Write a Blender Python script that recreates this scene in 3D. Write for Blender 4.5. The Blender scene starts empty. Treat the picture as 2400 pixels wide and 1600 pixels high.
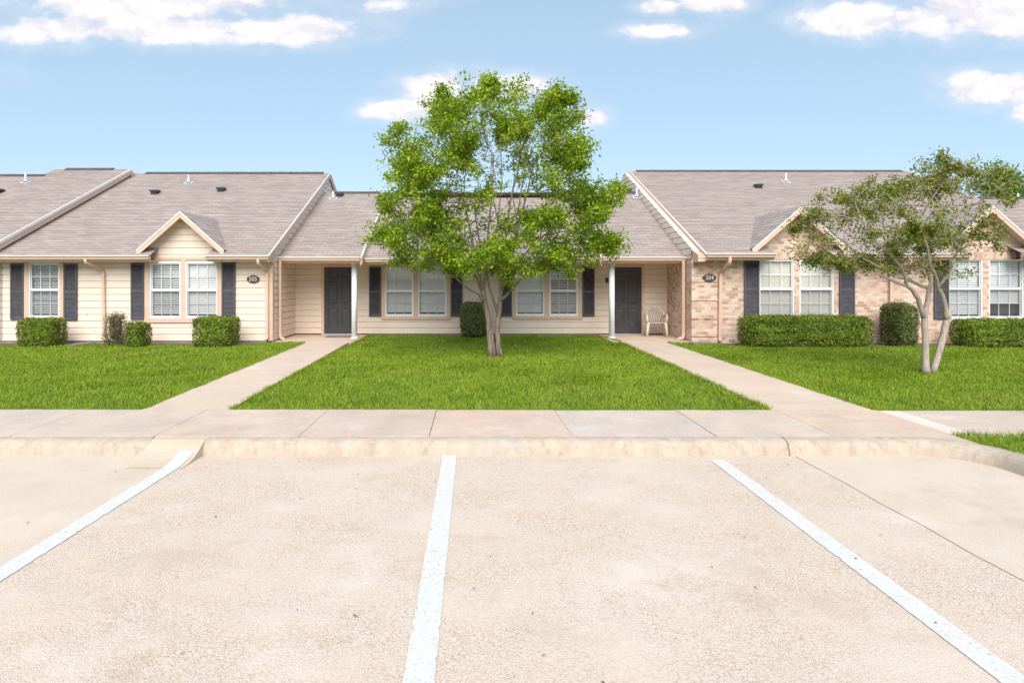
import bpy, bmesh, math, random
import numpy as np
from mathutils import Vector
R = math.radians
rnd = random.Random(7)
npr = np.random.default_rng(7)
sc = bpy.context.scene
COL = sc.collection

# ---------------------------------------------------------------- camera
F, CX, CY, CH = 1600.0, 1111.0, 654.0, 1.85      # focal px / vanishing point of the 2400 px wide photo, eye height
cam_d = bpy.data.cameras.new("camera"); cam = bpy.data.objects.new("camera", cam_d); COL.objects.link(cam)
cam.location = (0, 0, CH); cam.rotation_euler = (R(90), 0, 0)
cam_d.sensor_width = 36; cam_d.lens = F / 2400 * 36
cam_d.shift_x = (1200 - CX) / 2400; cam_d.shift_y = -(800 - CY) / 2400
cam_d.clip_start = .05; cam_d.clip_end = 6000
sc.camera = cam
# ---------------------------------------------------------------- light
SUN_EL, SUN_AZ = 42, 181          # azimuth measured from +Y (north) clockwise: behind the camera, a little to the left
w = bpy.data.worlds.new("World"); sc.world = w; w.use_nodes = True
SKY_STRENGTH = .115
sun_d = bpy.data.lights.new("sun", 'SUN'); sun = bpy.data.objects.new("sun", sun_d); COL.objects.link(sun)
sun_d.energy = 2.5; sun_d.angle = R(50); sun_d.color = (1, .925, .835)
sun.rotation_euler = (R(90 - SUN_EL), 0, R(180 - SUN_AZ) )
sun.location = (-6, -10, 30)
sc.view_settings.view_transform = 'Standard'; sc.view_settings.look = 'None'; sc.view_settings.gamma = 1
sc.view_settings.exposure = .92
sc.cycles.max_bounces = 7; sc.cycles.diffuse_bounces = 4; sc.cycles.transparent_max_bounces = 12
sc.cycles.transmission_bounces = 4; sc.cycles.glossy_bounces = 3
sc.cycles.caustics_reflective = False; sc.cycles.caustics_refractive = False

def PX(px, Y): return (px - CX) * Y / F
def PZ(py, Y): return CH + (CY - py) * Y / F

# ---------------------------------------------------------------- node helpers
class NT:
    def __init__(s, tree): s.t = tree; s.n = tree.nodes; s.l = tree.links
    def node(s, typ, ins=None, **kw):
        n = s.n.new(typ)
        for k, v in kw.items(): setattr(n, k, v)
        for k, v in (ins or {}).items(): s.put(n.inputs[k], v)
        return n
    def put(s, sock, v):
        if isinstance(v, bpy.types.NodeSocket): s.l.new(v, sock)
        elif isinstance(v, (tuple, list)) and sock.type == 'RGBA' and len(v) == 3: sock.default_value = (*v, 1)
        else: sock.default_value = v
    def math(s, op, a, b=0., c=0., clamp=False):
        n = s.node('ShaderNodeMath', operation=op, use_clamp=clamp)
        s.put(n.inputs[0], a); s.put(n.inputs[1], b); s.put(n.inputs[2], c)
        return n.outputs[0]
    def mix(s, f, a, b, blend='MIX'):
        n = s.node('ShaderNodeMix', data_type='RGBA', blend_type=blend)
        s.put(n.inputs[0], f); s.put(n.inputs[6], a); s.put(n.inputs[7], b)
        return n.outputs[2]
    def noise(s, vec, scale, detail=3, rough=.55):
        return s.node('ShaderNodeTexNoise', {'Vector': vec, 'Scale': scale, 'Detail': detail, 'Roughness': rough}).outputs[0]
    def ramp(s, f, stops):
        n = s.node('ShaderNodeValToRGB', {'Fac': f}); e = n.color_ramp.elements
        while len(e) < len(stops): e.new(.5)
        for el, (p, c) in zip(e, stops):
            el.position = p; el.color = (*c, 1) if len(c) == 3 else c
        return n.outputs[0]
    def smooth(s, v, a, b):
        n = s.node('ShaderNodeMapRange', {'Value': v, 'From Min': a, 'From Max': b}, interpolation_type='SMOOTHSTEP')
        return n.outputs[0]

def new_mat(name):
    m = bpy.data.materials.new(name); m.use_nodes = True
    t = NT(m.node_tree); p = t.n['Principled BSDF']
    return m, t, p

def mat(name, c1, c2=None, scale=3, rough=.6, bump=0, bscale=60, spec=.35, metal=0, detail=4):
    m, t, p = new_mat(name)
    co = t.node('ShaderNodeTexCoord').outputs['Object']
    p.inputs['Roughness'].default_value = rough; p.inputs['Specular IOR Level'].default_value = spec
    p.inputs['Metallic'].default_value = metal
    if c2:
        f = t.smooth(t.noise(co, scale, detail), .36, .64)
        t.put(p.inputs['Base Color'], t.mix(f, c1, c2))
    else: t.put(p.inputs['Base Color'], c1)
    if bump:
        b = t.node('ShaderNodeBump', {'Height': t.noise(co, bscale, 3), 'Strength': bump, 'Distance': .01})
        t.put(p.inputs['Normal'], b.outputs[0])
    return m

# ---------------------------------------------------------------- sky with clouds (directions only)
t = NT(w.node_tree); bg = t.n['Background']
sky = t.node('ShaderNodeTexSky', sky_type='NISHITA', sun_disc=False, sun_elevation=R(SUN_EL), sun_rotation=R(SUN_AZ),
             air_density=1.0, dust_density=.6, ozone_density=2.2, altitude=0)
dirv = t.node('ShaderNodeTexCoord').outputs['Generated']
sep = t.node('ShaderNodeSeparateXYZ', {0: dirv})
yy = t.math('MAXIMUM', sep.outputs[1], .02)
u_ = t.math('DIVIDE', sep.outputs[0], yy); v_ = t.math('DIVIDE', sep.outputs[2], yy)
uv = t.node('ShaderNodeCombineXYZ', {0: u_, 1: v_, 2: 0.}).outputs[0]
CL = [(330, 5, 330, 62, 1), (670, 72, 200, 40, 1), (420, 70, 260, 38, 1), (120, 70, 160, 40, 1), (900, 12, 90, 18, .4),
      (1015, 205, 95, 42, 1), (955, 258, 105, 28, 1), (1180, 205, 110, 38, .9), (1390, 278, 45, 20, .6),
      (1560, 72, 95, 22, .9), (1550, 18, 60, 18, .8), (1670, 8, 95, 28, 1),
      (2010, 42, 140, 44, 1), (2160, 48, 130, 40, 1), (2320, 30, 190, 70, 1), (2330, 205, 130, 46, 1), (2420, 262, 60, 24, .9),
      (2900, 180, 300, 80, 1), (-400, 160, 300, 70, 1), (1000, -260, 500, 120, 1), (2300, -300, 600, 150, 1), (-200, -250, 300, 100, 1)]
best = None
for (cx, cy, rx, ry, k) in CL:
    a = t.node('ShaderNodeVectorMath', {0: uv, 1: ((cx - CX) / F, (CY - cy) / F, 0)}, operation='SUBTRACT').outputs[0]
    a = t.node('ShaderNodeVectorMath', {0: a, 1: (F / rx, F / ry, 0)}, operation='MULTIPLY').outputs[0]
    d = t.node('ShaderNodeVectorMath', {0: a}, operation='LENGTH').outputs['Value']
    v = t.math('MULTIPLY', t.math('SUBTRACT', 1., d), k)
    best = v if best is None else t.math('MAXIMUM', best, v)
best = t.math('MAXIMUM', best, -1.)
n1 = t.noise(t.node('ShaderNodeMapping', {'Vector': uv, 'Scale': (1, 1.5, 1)}).outputs[0], 10, 9, .63)
n1b = t.noise(t.node('ShaderNodeMapping', {'Vector': uv, 'Scale': (1, 1.5, 1), 'Location': (.004, .02, 0)}).outputs[0], 10, 9, .63)
cm = t.math('ADD', best, t.math('MULTIPLY', t.math('SUBTRACT', n1, .43), 2.0))
mask = t.smooth(cm, .0, .58)
wisp = t.math('MULTIPLY', t.smooth(cm, -.5, .3), .22)
mask = t.math('MAXIMUM', mask, wisp)
# soft lit tops, slightly mauve undersides
shade = t.smooth(t.math('SUBTRACT', n1b, n1), -.03, .09)
K = 1 / SKY_STRENGTH
ccol = t.mix(shade, (.56 * K, .535 * K, .55 * K), (.47 * K, .46 * K, .50 * K))
skyc = t.node('ShaderNodeHueSaturation', {'Color': sky.outputs[0], 'Saturation': .86, 'Value': 1.0, 'Hue': .503}).outputs[0]
skyc = t.mix(.68, skyc, (.245 * K, .352 * K, .43 * K))          # flat blue mixed in to even out the sky gradient
t.put(bg.inputs[0], t.mix(mask, skyc, ccol)); bg.inputs[1].default_value = SKY_STRENGTH

# ---------------------------------------------------------------- mesh helpers
ORG = {}
class MB:
    def __init__(s): s.v = []; s.f = []; s.uv = []; s.mi = []; s.sm = []
    def add(s, pts, uv=None, smooth=False):
        i = len(s.v); s.v += [tuple(p) for p in pts]; s.f.append(tuple(range(i, i + len(pts))))
        s.uv.append(uv or [(0, 0)] * len(pts)); s.sm.append(smooth)
    def box(s, x0, x1, y0, y1, z0, z1):
        P = lambda a, b, c: (x1 if a else x0, y1 if b else y0, z1 if c else z0)
        for q in (((0,0,0),(0,1,0),(1,1,0),(1,0,0)), ((0,0,1),(1,0,1),(1,1,1),(0,1,1)), ((0,0,0),(1,0,0),(1,0,1),(0,0,1)),
                  ((1,0,0),(1,1,0),(1,1,1),(1,0,1)), ((1,1,0),(0,1,0),(0,1,1),(1,1,1)), ((0,1,0),(0,0,0),(0,0,1),(0,1,1))):
            pts = [P(*k) for k in q]
            ax = [max(p[i] for p in pts) - min(p[i] for p in pts) for i in range(3)]
            n = ax.index(min(ax))
            s.add(pts, [((p[1], p[2]) if n == 0 else (p[0], p[2]) if n == 1 else (p[0], p[1])) for p in pts])
    def boxf(s, f, u0, u1, z0, z1, d0, d1):
        P = lambda a, b, c: f(u1 if a else u0, z1 if b else z0, d1 if c else d0)
        for q in (((0,0,0),(0,1,0),(1,1,0),(1,0,0)), ((0,0,1),(1,0,1),(1,1,1),(0,1,1)), ((0,0,0),(1,0,0),(1,0,1),(0,0,1)),
                  ((1,0,0),(1,1,0),(1,1,1),(1,0,1)), ((1,1,0),(0,1,0),(0,1,1),(1,1,1)), ((0,1,0),(0,0,0),(0,0,1),(0,1,1))):
            s.add([P(*k) for k in q], [((u1 if k[0] else u0) + (.0 if k[2] else .05), (z1 if k[1] else z0)) for k in q])
    def prism(s, poly, fn, a0, a1):
        n = len(poly)
        A = [fn(p, a0) for p in poly]; B = [fn(p, a1) for p in poly]
        s.add(A); s.add(B[::-1])
        for i in range(n):
            j = (i + 1) % n
            s.add([A[j], A[i], B[i], B[j]], [(0, 0), (0, 0), (1, 0), (1, 0)])
    def tube(s, pts, rad, n=8, smooth=True, cap=True, rot=0.):
        pts = [Vector(p) for p in pts]
        if not hasattr(rad, '__len__'): rad = [rad] * len(pts)
        up = None; rings = []
        for i, p in enumerate(pts):
            d = (pts[min(i + 1, len(pts) - 1)] - pts[max(i - 1, 0)]).normalized()
            if up is None:
                up = Vector((0, 1, 0)) if abs(d.y) < .9 else Vector((1, 0, 0))
            a = (up - d * up.dot(d)).normalized(); up = a; b = d.cross(a)
            rings.append([p + (a * math.cos(rot + 2*math.pi*k/n) + b * math.sin(rot + 2*math.pi*k/n)) * rad[i] for k in range(n)])
        base = len(s.v)
        for r in rings: s.v += [tuple(q) for q in r]
        for i in range(len(rings) - 1):
            for k in range(n):
                k2 = (k + 1) % n
                s.f.append((base + i*n + k, base + i*n + k2, base + (i+1)*n + k2, base + (i+1)*n + k)); s.uv.append([(0, 0)]*4); s.sm.append(smooth)
        if cap:
            s.f.append(tuple(base + k for k in range(n))[::-1]); s.uv.append([(0, 0)]*n); s.sm.append(False)
            s.f.append(tuple(base + (len(rings)-1)*n + k for k in range(n))); s.uv.append([(0, 0)]*n); s.sm.append(False)
    def build(s, name, material, parent=None, label=None, bevel=0):
        me = bpy.data.meshes.new(name)
        o = bpy.data.objects.new(name, me); COL.objects.link(o)
        org = Vector((0, 0, 0))
        if parent is not None: o.parent = parent; org = ORG[parent.name]
        else:
            a = np.array(s.v); org = Vector(((a[:,0].min()+a[:,0].max())/2, (a[:,1].min()+a[:,1].max())/2, a[:,2].min())); o.location = org
        ORG[o.name] = org
        me.from_pydata([(x-org.x, y-org.y, z-org.z) for x, y, z in s.v], [], s.f)
        ul = me.uv_layers.new(name="UVMap")
        ul.data.foreach_set('uv', [c for fuv in s.uv for q in fuv for c in q])
        me.polygons.foreach_set('use_smooth', s.sm)
        me.materials.append(material)
        if bevel:
            bm = bmesh.new(); bm.from_mesh(me); bmesh.ops.remove_doubles(bm, verts=bm.verts, dist=1e-5)
            bmesh.ops.bevel(bm, geom=[e for e in bm.edges if len(e.link_faces) == 2 and e.calc_face_angle(0) > .6], offset=bevel, segments=2, affect='EDGES', profile=.6)
            bm.to_mesh(me); bm.free()
        if label: o['label'] = label
        return o

def fast_mesh(name, V, loops, totals, material, parent=None, loc=None, smooth=False, attr=None):
    me = bpy.data.meshes.new(name); o = bpy.data.objects.new(name, me); COL.objects.link(o)
    org = Vector((0, 0, 0))
    if parent is not None: o.parent = parent; org = ORG[parent.name]
    else:
        org = Vector(loc) if loc else Vector((0, 0, 0)); o.location = org
    ORG[o.name] = org
    V = np.asarray(V, dtype=np.float32) - np.array(org, dtype=np.float32)
    me.vertices.add(len(V)); me.vertices.foreach_set('co', V.ravel())
    me.loops.add(len(loops)); me.loops.foreach_set('vertex_index', np.asarray(loops, dtype=np.int32))
    totals = np.asarray(totals, dtype=np.int32); starts = np.concatenate([[0], np.cumsum(totals)[:-1]]).astype(np.int32)
    me.polygons.add(len(totals)); me.polygons.foreach_set('loop_start', starts); me.polygons.foreach_set('loop_total', totals)
    me.update(calc_edges=True); me.validate()
    if smooth: me.polygons.foreach_set('use_smooth', np.ones(len(totals), dtype=bool))
    me.materials.append(material)
    return o

def thing(name, label, cat, loc, group=None):
    o = bpy.data.objects.new(name, None); COL.objects.link(o); o.location = loc; o.empty_display_size = .2
    o['label'] = label; o['category'] = cat
    if group: o['group'] = group
    ORG[o.name] = Vector(loc)
    return o
def tag(o, label, cat, group=None):
    o['label'] = label; o['category'] = cat
    if group: o['group'] = group
    return o
def struct(o): o['kind'] = 'structure'; return o
def stuff(o): o['kind'] = 'stuff'; return o

# ---------------------------------------------------------------- materials
M = {}
M['siding'] = mat('cream_siding', (.80, .665, .56), (.83, .695, .59), 2.2, .6, .05, 40)
M['trim'] = mat('tan_trim', (.66, .465, .36), (.70, .50, .39), 5, .5)
M['white'] = mat('white_vinyl', (.82, .82, .83), (.86, .86, .87), 6, .4)
M['drip'] = mat('drip_edge_white', (.74, .71, .69), (.80, .78, .76), 4, .45)
M['shutter'] = mat('charcoal_shutter', (.080, .076, .09), (.10, .095, .11), 8, .5)
M['door'] = mat('charcoal_door', (.060, .059, .068), (.07, .069, .079), 3, .42)
M['post'] = mat('white_post', (.80, .85, .90), (.84, .88, .92), 5, .4)
M['dark'] = mat('dark_vent', (.03, .028, .03), (.045, .042, .045), 12, .55)
M['ridge'] = mat('dark_ridge_cap', (.075, .06, .06), (.12, .1, .1), 8, .85, .3, 50)
M['metal'] = mat('galvanised', (.62, .65, .7), (.7, .72, .76), 8, .35, metal=.3)
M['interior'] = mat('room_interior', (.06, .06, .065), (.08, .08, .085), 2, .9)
M['found'] = mat('foundation', (.32, .28, .25), (.24, .21, .19), 9, .9, .3)
M['soil'] = mat('soil', (.11, .075, .05), (.20, .15, .105), 7, .95, .9, 55)
M['plastic'] = mat('beige_plastic', (.66, .58, .52), (.7, .62, .56), 5, .38)
M['brass'] = mat('satin_nickel', (.62, .58, .52), (.7, .66, .6), 5, .25, metal=1)
M['plaque'] = mat('plaque_dark', (.06, .05, .047), (.09, .078, .073), 30, .45)
M['ivory'] = mat('plaque_ivory', (.78, .74, .68), None, rough=.5)
M['mat'] = mat('doormat', (.17, .155, .16), (.25, .23, .235), 30, .95, .5, 120)

def m_blind(name, c):
    m, t, p = new_mat(name)
    t.put(p.inputs['Base Color'], c); p.inputs['Roughness'].default_value = .5
    return m
M['blind'] = m_blind('blind_white', (.88, .885, .89)); M['blind_cream'] = m_blind('blind_cream', (.74, .70, .62))
def m_glass():
    m, t, p = new_mat('window_glass'); out = t.n['Material Output']
    g = t.node('ShaderNodeBsdfGlossy', {'Roughness': .03, 'Color': (.95, .97, 1)})
    tr = t.node('ShaderNodeBsdfTransparent', {'Color': (.93, .95, .95)})
    ge = t.node('ShaderNodeNewGeometry')
    co = t.math('ABSOLUTE', t.node('ShaderNodeVectorMath', {0: ge.outputs['Normal'], 1: ge.outputs['Incoming']}, operation='DOT_PRODUCT').outputs['Value'])
    fr = t.math('POWER', t.math('SUBTRACT', 1., co, clamp=True), 5.)
    mx = t.node('ShaderNodeMixShader', {0: t.math('ADD', t.math('MULTIPLY', fr, .9), .08), 1: tr.outputs[0], 2: g.outputs[0]})
    t.l.new(mx.outputs[0], out.inputs[0]); t.n.remove(p)
    return m
M['glass'] = m_glass()

def m_screen():
    m, t, p = new_mat('insect_screen'); out = t.n['Material Output']
    d = t.node('ShaderNodeBsdfDiffuse', {'Color': (.16, .16, .18)}); tr = t.node('ShaderNodeBsdfTransparent')
    t.l.new(t.node('ShaderNodeMixShader', {0: .2, 1: tr.outputs[0], 2: d.outputs[0]}).outputs[0], out.inputs[0]); t.n.remove(p)
    return m
M['screen'] = m_screen()
def m_shingle():
    m, t, p = new_mat('roof_shingles')
    uv = t.node('ShaderNodeUVMap', uv_map='UVMap').outputs[0]
    def br(w_, h_, off, c1, c2, mort, ms):
        return t.node('ShaderNodeTexBrick', {'Vector': uv, 'Color1': c1, 'Color2': c2, 'Mortar': mort, 'Scale': 1., 'Mortar Size': ms,
                      'Mortar Smooth': .2, 'Bias': 0., 'Brick Width': w_, 'Row Height': h_}, offset=off)
    b = br(.305, .143, .5, (.55, .455, .415), (.31, .25, .232), (.13, .105, .098), .008)
    b2 = br(.915, .143, .37, (.54, .45, .41), (.33, .27, .252), (.38, .31, .285), .0)
    mp = t.node('ShaderNodeMapping', {'Vector': uv, 'Scale': (1, 7.0, 1)}).outputs[0]
    streak = t.smooth(t.noise(mp, 2.2, 5, .65), .3, .7)
    big = t.smooth(t.noise(uv, .45, 3), .3, .7)
    fine = t.noise(uv, 130, 2)
    c = t.mix(.4, b.outputs[0], b2.outputs[0])
    c = t.mix(t.math('MULTIPLY', streak, .3), c, (.56, .475, .435))
    c = t.mix(t.math('MULTIPLY', big, .2), c, (.34, .28, .262))
    c = t.mix(.35, c, t.mix(fine, (.55, .55, .55), (1, 1, 1)), 'MULTIPLY')
    t.put(p.inputs['Base Color'], c); p.inputs['Roughness'].default_value = .92; p.inputs['Specular IOR Level'].default_value = .15
    h = t.math('ADD', t.math('MULTIPLY', b.outputs[1], -1.), t.math('MULTIPLY', fine, .35))
    t.put(p.inputs['Normal'], t.node('ShaderNodeBump', {'Height': h, 'Strength': .5, 'Distance': .006}).outputs[0])
    return m
M['shingle'] = m_shingle()

def m_brick():
    m, t, p = new_mat('pink_tan_brick')
    uv = t.node('ShaderNodeUVMap', uv_map='UVMap').outputs[0]
    b = t.node('ShaderNodeTexBrick', {'Vector': uv, 'Color1': (.0, .0, .0), 'Color2': (1., 1., 1.), 'Mortar': (.5, .5, .5), 'Scale': 1.,
               'Mortar Size': .0055, 'Mortar Smooth': .15, 'Bias': 0., 'Brick Width': .165, 'Row Height': .0735})
    col = t.ramp(b.outputs[0], [(0, (.42, .245, .18)), (.28, (.62, .41, .32)), (.55, (.74, .545, .435)), (.8, (.80, .63, .52)), (1, (.56, .355, .27))])
    nz = t.smooth(t.noise(uv, 6, 5, .7), .35, .68)
    col = t.mix(t.math('MULTIPLY', nz, .22), col, (.76, .58, .47))
    nz2 = t.smooth(t.noise(uv, 28, 3, .6), .55, .75)
    col = t.mix(t.math('MULTIPLY', nz2, .4), col, (.42, .25, .18))
    col = t.mix(b.outputs[1], col, (.62, .53, .45))
    t.put(p.inputs['Base Color'], col); p.inputs['Roughness'].default_value = .9; p.inputs['Specular IOR Level'].default_value = .2
    h = t.math('ADD', t.math('MULTIPLY', b.outputs[1], -1.), t.math('MULTIPLY', t.noise(uv, 60, 3), .5))
    t.put(p.inputs['Normal'], t.node('ShaderNodeBump', {'Height': h, 'Strength': .7, 'Distance': .008}).outputs[0])
    return m
M['brick'] = m_brick()

def m_concrete(name, base, warm, grey, agg=0., stain=.5, tint=False):
    m, t, p = new_mat(name)
    geo = t.node('ShaderNodeNewGeometry').outputs['Position']
    big = t.smooth(t.noise(geo, .55, 5, .6), .32, .68)
    med = t.smooth(t.noise(geo, 2.3, 6, .65), .35, .7)
    c = t.mix(t.math('MULTIPLY', big, .75), base, warm)
    c = t.mix(t.math('MULTIPLY', med, stain), c, grey)
    st = t.smooth(t.noise(t.node('ShaderNodeMapping', {'Vector': geo, 'Scale': (.5, 1.6, 1)}).outputs[0], 1.1, 7, .7), .56, .74)
    c = t.mix(t.math('MULTIPLY', st, stain * .55), c, tuple(x * .78 for x in grey))
    fine = t.noise(geo, 70, 4, .7)
    c = t.mix(.3, c, t.mix(fine, (.72, .7, .68), (1.12, 1.12, 1.12)), 'MULTIPLY')
    h = t.math('MULTIPLY', fine, .5)
    if agg:
        warp = t.node('ShaderNodeVectorMath', {0: geo, 1: t.node('ShaderNodeTexNoise', {'Vector': geo, 'Scale': 30.}).outputs[1]}, operation='MULTIPLY_ADD')
        warp.inputs[1].default_value = (1, 1, 1); t.l.new(geo, warp.inputs[0])
        vo = t.node('ShaderNodeTexVoronoi', {'Vector': geo, 'Scale': 135., 'Randomness': 1.})
        vo2 = t.node('ShaderNodeTexVoronoi', {'Vector': geo, 'Scale': 46., 'Randomness': 1.})
        s1 = t.node('ShaderNodeSeparateXYZ', {0: vo.outputs['Color']}); s2 = t.node('ShaderNodeSeparateXYZ', {0: vo2.outputs['Color']})
        worn = t.math('ADD', t.math('MULTIPLY', t.smooth(t.noise(geo, 1.1, 7, .72), .34, .64), .75), .25)                    # where the paste has worn off the stones
        stone = t.ramp(s1.outputs[0], [(0, (.28, .17, .115)), (.2, (.50, .345, .25)), (.42, (.68, .53, .42)), (.7, (.77, .635, .53)), (.9, (.84, .76, .69)), (1, (.42, .33, .27))])
        c = t.mix(t.math('MULTIPLY', worn, agg), c, stone)
        brown = t.smooth(t.noise(geo, .8, 8, .75), .5, .68); c = t.mix(t.math('MULTIPLY', brown, .42), c, (.50, .375, .28))
        pale = t.smooth(t.noise(t.node('ShaderNodeMapping', {'Vector': geo, 'Location': (7, 3, 0)}).outputs[0], .9, 7, .7), .53, .7); c = t.mix(t.math('MULTIPLY', pale, .5), c, (.76, .665, .59))
        pits = t.smooth(t.noise(geo, 95, 3, .6), .66, .76); c = t.mix(t.math('MULTIPLY', t.math('MULTIPLY', pits, worn), .55), c, (.3, .21, .15))
        dk = t.math('MULTIPLY', t.smooth(s2.outputs[1], .93, .97), t.smooth(vo2.outputs['Distance'], .011, .004))
        c = t.mix(t.math('MULTIPLY', dk, .6), c, (.28, .2, .16))
        h = t.math('ADD', h, t.math('MULTIPLY', t.math('MULTIPLY', vo.outputs['Distance'], worn), -5.))
    if tint:
        at = t.node('ShaderNodeAttribute', attribute_name='tint').outputs['Color']
        c = t.mix(1., c, at, 'MULTIPLY')
    t.put(p.inputs['Base Color'], c); p.inputs['Roughness'].default_value = .88; p.inputs['Specular IOR Level'].default_value = .25
    t.put(p.inputs['Normal'], t.node('ShaderNodeBump', {'Height': h, 'Strength': .35, 'Distance': .006}).outputs[0])
    return m
M['agg'] = m_concrete('aggregate_concrete', (.70, .585, .49), (.66, .525, .415), (.66, .575, .51), .62, .6)
M['smooth'] = m_concrete('smooth_concrete', (.71, .595, .495), (.69, .56, .445), (.64, .545, .46), .10, .45)
M['walk'] = m_concrete('sidewalk_concrete', (.70, .565, .475), (.68, .515, .415), (.52, .46, .415), .35, .75, True)
M['path'] = m_concrete('path_concrete', (.71, .56, .445), (.71, .55, .425), (.63, .515, .425), .15, .4)
M['patch'] = m_concrete('patch_concrete', (.64, .53, .42), (.62, .505, .39), (.55, .465, .37), .15, .4)

def m_kerb():
    m, t, p = new_mat('kerb_concrete')
    geo = t.node('ShaderNodeNewGeometry'); pos = geo.outputs['Position']
    z = t.node('ShaderNodeSeparateXYZ', {0: pos}).outputs[2]
    stretch = t.node('ShaderNodeMapping', {'Vector': pos, 'Scale': (1, 1, .35)}).outputs[0]
    n = t.noise(stretch, 5, 7, .7); n2 = t.noise(pos, 60, 4, .7)
    c = t.mix(t.smooth(n, .35, .65), (.54, .45, .365), (.45, .365, .29))
    c = t.mix(t.math('MULTIPLY', t.smooth(t.noise(stretch, 14, 6, .75), .48, .7), .45), c, (.25, .19, .145))   # grime streaks on the worn concrete
    c = t.mix(t.math('MULTIPLY', t.smooth(t.noise(pos, 1.1, 4), .55, .68), .5), c, (.42, .39, .36))
    c = t.mix(t.math('MULTIPLY', t.smooth(n2, .62, .72), .5), c, (.22, .17, .13))
    t.put(p.inputs['Base Color'], c); p.inputs['Roughness'].default_value = .92
    t.put(p.inputs['Normal'], t.node('ShaderNodeBump', {'Height': n2, 'Strength': .6, 'Distance': .008}).outputs[0])
    return m
M['kerb'] = m_kerb()
def m_paint():
    m, t, p = new_mat('worn_white_paint')
    pos = t.node('ShaderNodeNewGeometry').outputs['Position']
    n = t.smooth(t.noise(pos, 42, 6, .75), .54, .64); n2 = t.smooth(t.noise(pos, 1.6, 4), .3, .6)
    c = t.mix(t.noise(pos, 9, 4), (.62, .60, .575), (.72, .70, .67))
    c = t.mix(t.math('MULTIPLY', n, t.math('ADD', t.math('MULTIPLY', n2, .5), .3)), c, (.42, .36, .31))
    t.put(p.inputs['Base Color'], c); p.inputs['Roughness'].default_value = .7
    t.put(p.inputs['Normal'], t.node('ShaderNodeBump', {'Height': t.noise(pos, 70, 4), 'Strength': .35, 'Distance': .005}).outputs[0])
    return m
M['paint'] = m_paint()

def m_leaf(name, cols, trans=.3, big=None, rough=.5):
    m, t, p = new_mat(name); out = t.n['Material Output']
    g = t.node('ShaderNodeNewGeometry')
    c = t.ramp(g.outputs['Random Per Island'], cols)
    if big:
        sc_, c2, k = big
        c = t.mix(t.math('MULTIPLY', t.smooth(t.noise(g.outputs['Position'], sc_, 4, .6), .38, .66), k), c, c2)
    if name == 'grass_blades':                                                  # drier, yellower patches
        c = t.mix(t.math('MULTIPLY', t.smooth(t.noise(g.outputs['Position'], .55, 6, .68), .52, .7), .45), c, (.31, .33, .05))
    t.put(p.inputs['Base Color'], c); p.inputs['Roughness'].default_value = rough; p.inputs['Specular IOR Level'].default_value = .35
    if trans:
        tr = t.node('ShaderNodeBsdfTranslucent', {'Color': t.mix(1., c, (1.25, 1.15, .5), 'MULTIPLY')})
        mx = t.node('ShaderNodeMixShader', {0: trans, 1: p.outputs[0], 2: tr.outputs[0]})
        t.l.new(mx.outputs[0], out.inputs[0])
    return m
M['grass'] = m_leaf('grass_blades', [(0, (.155, .245, .009)), (.45, (.235, .345, .012)), (.8, (.30, .41, .02)), (1, (.42, .46, .08))], .3, (1.6, (.15, .25, .009), .5), .6)
M['leaf'] = m_leaf('bright_leaves', [(0, (.09, .18, .012)), (.3, (.20, .33, .015)), (.62, (.34, .47, .022)), (1, (.52, .60, .05))], .38, (1.0, (.15, .29, .025), .3), .42)
M['leaf_brown'] = m_leaf('bronze_green_leaves', [(0, (.10, .18, .025)), (.4, (.21, .285, .04)), (.72, (.31, .36, .055)), (.87, (.40, .30, .09)), (1, (.42, .20, .12))], .3, (1.3, (.17, .17, .045), .4), .45)
M['hedge'] = m_leaf('hedge_leaves', [(0, (.07, .125, .01)), (.45, (.185, .275, .018)), (.8, (.30, .38, .03)), (1, (.44, .48, .09))], .22, (2.5, (.09, .13, .02), .5), .42)
M['hedge_dark'] = m_leaf('dark_shrub_leaves', [(0, (.06, .1, .02)), (.5, (.14, .2, .04)), (.82, (.22, .27, .06)), (1, (.31, .27, .13))], .2, (4, (.16, .12, .07), .5), .42)
M['shrub_brown'] = m_leaf('brown_shrub_leaves', [(0, (.09, .1, .03)), (.45, (.16, .16, .06)), (.75, (.26, .21, .12)), (1, (.33, .25, .18))], .2, None, .5)
M['far_leaf'] = m_leaf('far_leaves', [(0, (.08, .19, .02)), (.5, (.14, .28, .03)), (1, (.24, .38, .05))], .35)
M['flower'] = mat('clover_white', (.8, .8, .74), None, rough=.7)
M['dry'] = m_leaf('dry_leaf', [(0, (.1, .07, .05)), (.5, (.2, .13, .08)), (1, (.12, .14, .05))], 0)
def m_bark(name, a, b, c_):
    m, t, p = new_mat(name)
    pos = t.node('ShaderNodeNewGeometry').outputs['Position']
    st = t.node('ShaderNodeMapping', {'Vector': pos, 'Scale': (1, 1, .22)}).outputs[0]
    n = t.noise(st, 11, 6, .65); n2 = t.noise(st, 38, 5, .7)
    c = t.mix(t.smooth(n, .36, .62), a, b)
    c = t.mix(t.math('MULTIPLY', t.smooth(n2, .52, .68), .75), c, c_)
    t.put(p.inputs['Base Color'], c); p.inputs['Roughness'].default_value = .85
    t.put(p.inputs['Normal'], t.node('ShaderNodeBump', {'Height': t.math('ADD', n, n2), 'Strength': .75, 'Distance': .03}).outputs[0])
    return m
M['bark'] = m_bark('grey_brown_bark', (.35, .27, .215), (.215, .163, .128), (.085, .062, .048))
M['bark_pale'] = m_bark('pale_smooth_bark', (.58, .47, .40), (.46, .37, .31), (.25, .185, .145))
M['twig'] = mat('twig_bark', (.42, .33, .28), (.3, .22, .18), 20, .85)

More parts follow.
